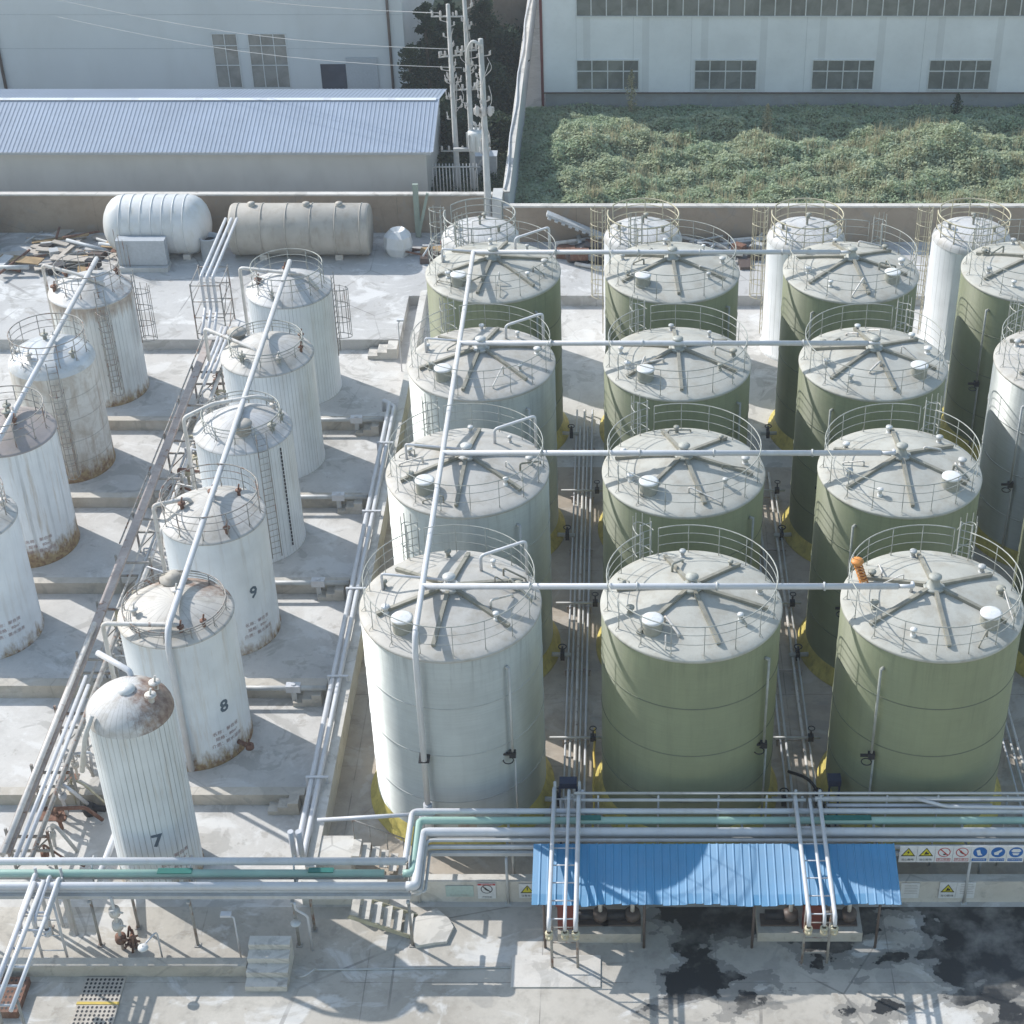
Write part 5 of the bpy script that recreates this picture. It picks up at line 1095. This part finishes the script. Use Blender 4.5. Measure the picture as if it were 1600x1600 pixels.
# ------------------------------------------------------------------ utility poles
def pole(name, label, x, y, z0, h, r0, r1, arms, parts=()):
    t = thing(name, label, "utility pole", (x, y, z0)); m = MB(); m.lathe([(r0 * 0.9, 0), (r1 * 0.9, h), (0.01, h + 0.02)], 16); m.build("shaft", m_pole, t)
    m = MB(); rq = random.Random(int(abs(x * 100)))
    for q in range(26):
        zz = rq.uniform(h * 0.42, h * 0.97); a = rq.uniform(0, 6.28); rr = rq.uniform(0.25, 0.6); c_ = (rr * math.cos(a), rr * math.sin(a) * 0.6, zz)
        m.tube([(0, 0, zz - 0.1), c_, (c_[0] * 1.1, c_[1], zz + rq.uniform(0.15, 0.5))], 0.025, 5)
        m.lathe([(0.03, 0), (0.07, 0.05), (0.04, 0.1), (0.07, 0.15), (0.02, 0.22)], 7, c_)
    for q in range(5):
        z1_ = rq.uniform(h * 0.5, h * 0.95); z2_ = z1_ - rq.uniform(1.0, 3.0); o_ = rq.uniform(-0.4, 0.4)
        m.tube(fillet([(o_, -0.1, z1_), (o_ + rq.uniform(-0.5, 0.5), -0.25, (z1_ + z2_) / 2), (0.15, -0.1, z2_)], 0.5), 0.02, 4)
    m.build("fittings", m_insul, t)
    for (z, w_, yaw) in arms:
        m = MB(); ca, sa = math.cos(yaw), math.sin(yaw); m.tube([(-w_ * ca, -w_ * sa, z), (w_ * ca, w_ * sa, z)], 0.05, 6); ar = m.build("cross_arm", m_pole, t)
        for q in (-0.92, -0.45, 0.45, 0.92):
            m = MB(); m.lathe([(0.03, 0), (0.08, 0.06), (0.05, 0.1), (0.08, 0.16), (0.05, 0.2), (0.07, 0.26), (0.01, 0.3)], 8, (w_ * q * ca, w_ * q * sa, z + 0.04)); m.build("insulator", m_insul, ar)
    return t
P1 = pole("utility_pole", "thick pale concrete pole standing right before the rear yard wall", -7.15, 89.6, 0.6, 11.6, 0.24, 0.15, [(7.5, 0.55, 0.2)])
m = MB()
for q in range(3): m.lathe([(0.05, 0), (0.13, 0.1), (0.13, 0.5), (0.05, 0.6)], 10, (-0.35 + q * 0.35, -0.2, 7.4))
m.build("cut_out_switch", m_insul, P1)
m = MB(); m.tube(fillet([(0.1, -0.15, 11.2), (-0.4, -0.1, 11.6), (-0.75, 0.1, 11.0), (-0.7, 0.1, 10.2)], 0.3), 0.09, 8); m.build("cable_loop", m_pole, P1)
P2 = pole("utility_pole", "tall pole with cross arms, left one of the transformer pair", -9.5, 97.0, 0, 11.6, 0.2, 0.13, [(10.9, 1.0, 0.0), (8.6, 0.7, 0.3), (2.8, 0.9, 0)])
P3 = pole("utility_pole", "shorter pole right beside the transformer, among insulators", -8.55, 97.0, 0, 11.9, 0.2, 0.13, [(8.9, 0.6, 0.3), (6.6, 0.8, 0.1)])
t = thing("transformer", "grey transformer tank on brackets between the pole pair", "transformer", (-8.2, 96.3, 3.2))
m = MB(); m.lathe([(0.45, 0), (0.5, 0.1), (0.5, 1.1), (0.42, 1.2), (0.01, 1.22)], 18); m.build("tank", m_fg, t)
m = MB()
for q in range(8): a = q * PI / 4; m.obox((0.54 * math.cos(a), 0.54 * math.sin(a), 0.6), (0.1, 0.05, 0.9), Matrix.Rotation(a, 3, 'Z'))
m.build("cooling_fins", m_pole, t)
m = MB()
for q in range(3): m.lathe([(0.05, 0), (0.1, 0.1), (0.05, 0.2), (0.1, 0.3), (0.05, 0.4), (0.01, 0.5)], 8, (-0.25 + 0.25 * q, 0, 1.2))
m.build("bushing", m_insul, t)
m = MB(); m.box(-1.4, 0.8, 0.1, 0.3, -0.15, 0.0); m.tube([(0.6, 0, -0.2), (-0.3, 0.6, -1.6)], 0.05, 6); m.build("bracket", m_pole, t)
t = thing("wires", "bundle of pale overhead wires leading left from the pole pair", "wires", (-9.5, 97, 9))
for k, z in enumerate((1.9, 1.9, -0.2, -1.3)):
    m = MB(); m.tube([(-0.9 + 0.5 * k, 0, z + 0.2)] + [(-1.0 - i * 3.0, 2.2 * i * 0.5, z + 0.2 - 1.2 * math.sin(PI * i / 8) * 0.5) for i in range(1, 9)], 0.018, 4); m.build("wire", m_pole, t)
for q, (x, y, lab) in enumerate(((-8.0, 99.6, "dark metal cabinet behind the pole pair"), (-12.3, 107.0, "small white cabinet by the corner of the tall factory"))):
    m = MB(); m.box(x - 0.7, x + 0.7, y - 0.4, y + 0.4, 0, 1.5); m.box(x - 0.75, x + 0.75, y - 0.45, y + 0.45, 1.5, 1.56); tag(m.build("cabinet", m_panel if q == 0 else m_fg), lab, "cabinet")
t = thing("palisade_fence", "pale railing fence of thin bars left of the pole pair", "fence", (-10.6, 95.6, 0))
m = MB(); m.tube([(-0.2, 0, 2.4), (2.6, 0, 2.4)], 0.05, 6); m.tube([(-0.2, 0, 0.5), (2.6, 0, 0.5)], 0.05, 6); m.build("rail", m_pole, t)
m = MB()
for q in range(14): m.tube([(-0.2 + q * 0.2, 0, 0), (-0.2 + q * 0.2, 0, 2.6)], 0.035, 5)
m.build("bars", m_pole, t)
m = MB(); m.box(-11.0, -6.4, 126, 126.3, 0, 3.6); tag(m.build("back_wall", m_render), "grey wall closing off the dark strip of trees behind the poles", "wall")

# ------------------------------------------------------------------ vegetation
def leaves(name, centers, size, mat, seed=0, up=0.55):
    r = np.random.default_rng(seed); n = len(centers)
    nrm = r.normal(size=(n, 3)); nrm[:, 2] = np.abs(nrm[:, 2]) + up; nrm /= np.linalg.norm(nrm, axis=1)[:, None]
    t = np.cross(nrm, r.normal(size=(n, 3))); t /= np.linalg.norm(t, axis=1)[:, None]; bt = np.cross(nrm, t)
    sz = (size * r.uniform(0.6, 1.4, n))[:, None]
    V = np.stack([centers - t * sz, centers + bt * sz * 0.55, centers + t * sz, centers - bt * sz * 0.55], 1).reshape(-1, 3)
    me = bpy.data.meshes.new(name); me.vertices.add(4 * n); me.vertices.foreach_set("co", V.astype(np.float32).ravel())
    me.loops.add(4 * n); me.loops.foreach_set("vertex_index", np.arange(4 * n, dtype=np.int32)); me.polygons.add(n)
    me.polygons.foreach_set("loop_start", np.arange(0, 4 * n, 4, dtype=np.int32)); me.polygons.foreach_set("loop_total", np.full(n, 4, dtype=np.int32))
    me.materials.append(mat); me.update(calc_edges=True); o = bpy.data.objects.new(name, me); COL.objects.link(o); return o
def lump(x, y):
    h = 0.55 + 0.35 * np.sin(x * 0.55 + 1.3 * np.sin(y * 0.31)) * np.cos(y * 0.6 + x * 0.21) + 0.22 * np.sin(x * 1.7 + y * 0.9) + 0.18 * np.sin(y * 2.1 - x * 1.1) + 0.12 * np.sin(x * 4.1 + y * 3.3) * np.sin(y * 3.7 - x * 2)
    big = 1.2 * np.exp(-(((x + 2.5) / 3.0) ** 2 + ((y - 103.0) / 2.4) ** 2)) + 1.5 * np.exp(-(((x - 20.5) / 4.0) ** 2 + ((y - 101.5) / 2.6) ** 2)) + 0.7 * np.exp(-(((x - 9) / 3.0) ** 2 + ((y - 102) / 2.0) ** 2))
    edge = np.clip((x + 5.6) / 2.0, 0, 1) * 0.85 + 0.15
    h = (np.maximum(h, 0.1) + big) * edge
    return h * np.clip((110.9 - y) / 4.5, 0.25, 1)
mm = MB(); nx, ny = 120, 60; xs = np.linspace(-6.0, 40, nx); ys = np.linspace(89.8, 110.98, ny)
X, Y = np.meshgrid(xs, ys); Z = np.maximum(lump(X, Y) * 0.75 - 0.1, 0.02)
mm.v = [tuple(p) for p in np.stack([X, Y, Z], -1).reshape(-1, 3)]
for j in range(ny - 1):
    for i in range(nx - 1): mm.face((j * nx + i, j * nx + i + 1, (j + 1) * nx + i + 1, (j + 1) * nx + i), True)
struct("weed_ground", mm, m_weedbed)
N = 190000; px = rng.uniform(-6.0, 34, N); py = rng.uniform(89.8, 110.9, N); hz_ = lump(px, py); pz = hz_ * (1 - 0.35 * rng.random(N) ** 3) + rng.normal(0, 0.05, N)
tag(leaves("weeds", np.stack([px, py, np.maximum(pz, 0.03)], 1), 0.1, m_weed, 1, 1.0), "pale green weeds covering the plot before the white factory", "weeds", None, "stuff")
N = 5000; cx_ = rng.uniform(-2, 33, 260); cy_ = rng.uniform(91, 105, 260); ci = rng.integers(0, 260, N); px = cx_[ci] + rng.normal(0, 0.22, N); py = np.clip(cy_[ci] + rng.normal(0, 0.22, N), 89.8, 106)
bm_ = MB(); hh = lump(px, py); ln_ = rng.uniform(0.35, 0.95, N); an_ = rng.uniform(0, 6.28, N); tl_ = rng.uniform(0.05, 0.3, N)
for q in range(N):
    c_, s_ = math.cos(an_[q]), math.sin(an_[q]); x_, y_q, z_ = px[q], py[q], hh[q] - 0.15; b = len(bm_.v)
    bm_.v += [(x_ - 0.03 * s_, y_q + 0.03 * c_, z_), (x_ + 0.03 * s_, y_q - 0.03 * c_, z_), (x_ + tl_[q] * c_, y_q + tl_[q] * s_, z_ + ln_[q])]; bm_.face((b, b + 1, b + 2))
tag(bm_.build("dry_grass", m_stalk), "dry yellowish grass tufts sticking out of the weeds", "grass", None, "stuff")
N = 34000; px = rng.uniform(-14.0, -6.4, N); py = rng.uniform(91.5, 130, N); pz = np.abs(rng.normal(0.15, 0.25, N))
sheet("tree_strip_ground", -14.05, -6.35, 91, 180, 0.005, m_weedbed)
tag(leaves("undergrowth", np.stack([px, py, pz], 1), 0.14, m_tree2, 2), "dark undergrowth in the strip behind the poles", "undergrowth", None, "stuff")
def tree(name, label, x, y, h, rad, trunk_h, seed, mat, n=2600, conic=0.3, lean=0.0):
    t = thing(name, label, "tree", (x, y, 0)); r = np.random.default_rng(seed); m = MB()
    m.tube([(0, 0, 0), (0.05, 0.03, trunk_h), (lean * 0.5, 0, h * 0.6), (lean, 0.05, h * 0.92)], 0.11, 7)
    cl = []
    for q in range(14):
        f = q / 13; z = trunk_h + (h - trunk_h) * f; a = q * 2.4 + r.uniform(-0.4, 0.4); rr = rad * (1 - conic * f) * r.uniform(0.5, 0.95) * (0.35 + 0.65 * math.sin(PI * min(1, 0.2 + f * 0.75)))
        p = np.array([rr * math.cos(a), rr * math.sin(a), z]); cl.append((p, rad * r.uniform(0.28, 0.5)))
        m.tube([(0, 0, z - 0.5 * rr), tuple(p)], 0.035, 5)
    m.build("trunk", m_bark, t)
    pts = []
    for p, s_ in cl: pts.append(p + r.normal(size=(n // 14, 3)) * s_ * np.array([0.55, 0.55, 0.42]))
    o = leaves("crown", np.concatenate(pts), 0.13, mat, seed, 0.3); o.parent = t; return t
tl = [(-13.4, 109.5, 4.6, 0.8, 'slim dark tree against the corner of the tall factory'), (-12.7, 113.5, 6.0, 0.8, 'tall slim dark tree just right of the tall factory corner'), (-11.6, 117.0, 6.2, 0.9, 'tall slim dark tree, second from the tall factory corner'), (-10.6, 112.5, 5.0, 0.9, 'dark tree in the strip left of the pole tops'),
      (-9.2, 118.5, 4.6, 1.2, 'bushy dark tree at the back of the strip between the factories'), (-11.6, 105.0, 2.6, 1.1, 'round dark shrub tree behind the shed end'), (-8.0, 110.0, 3.0, 1.2, 'low dark tree right of the transformer poles'), (-7.4, 103.5, 2.2, 0.9, 'small dark tree at the plot wall behind the poles'), (-9.9, 103.0, 2.2, 1.0, 'small round dark shrub directly behind the transformer poles'), (-7.5, 116.0, 3.4, 1.0, 'dark tree close to the far end of the plot wall')]
for q, (x, y, h, rad, lab) in enumerate(tl): tree("tree", lab, x, y, h, rad, 0.8, 40 + q, m_tree, 3200)
for q, (x, y, h, lab) in enumerate(((1.0, 110.0, 3.0, "pale tall weed stalk before the first window of the white factory"), (9.7, 106.2, 2.1, "single tall pale weed stalk standing in the shade of the white factory"), (22.4, 109.2, 1.7, "leafy dark weed clump against the plinth of the white factory"))):
    t = thing("tall_weed", lab, "plant", (x, y, 0)); m = MB(); m.tube([(0, 0, 0), (0.05, 0, h)], 0.025, 5)
    r = np.random.default_rng(70 + q); m.build("stem", m_stalk, t)
    f = r.random(420); a = r.uniform(0, 2 * PI, 420); w2 = 0.42 * np.sin(PI * np.clip(f * 0.9 + 0.1, 0, 1)) * r.random(420)
    o = leaves("leaf_cluster", np.stack([w2 * np.cos(a), w2 * np.sin(a), f * h], 1), 0.09, m_stalk if q < 2 else m_tree2, 80 + q); o.parent = t

# ------------------------------------------------------------------ thin haze over the whole place
hm = bpy.data.materials.new("thin haze"); hm.use_nodes = True; ht = hm.node_tree
ht.nodes.remove(ht.nodes["Principled BSDF"]); hv = ht.nodes.new("ShaderNodeVolumePrincipled")
hv.inputs["Color"].default_value = (0.80, 0.88, 1.0, 1); hv.inputs["Density"].default_value = 0.0005; hv.inputs["Anisotropy"].default_value = 0.2
ht.links.new(hv.outputs[0], ht.nodes["Material Output"].inputs["Volume"])
m = MB(); m.box(-223, 223, -63, 423, -1.5, 46.0); tag(m.build("haze", hm), kind="stuff", label="thin bluish summer haze over the tank farm", cat="haze")
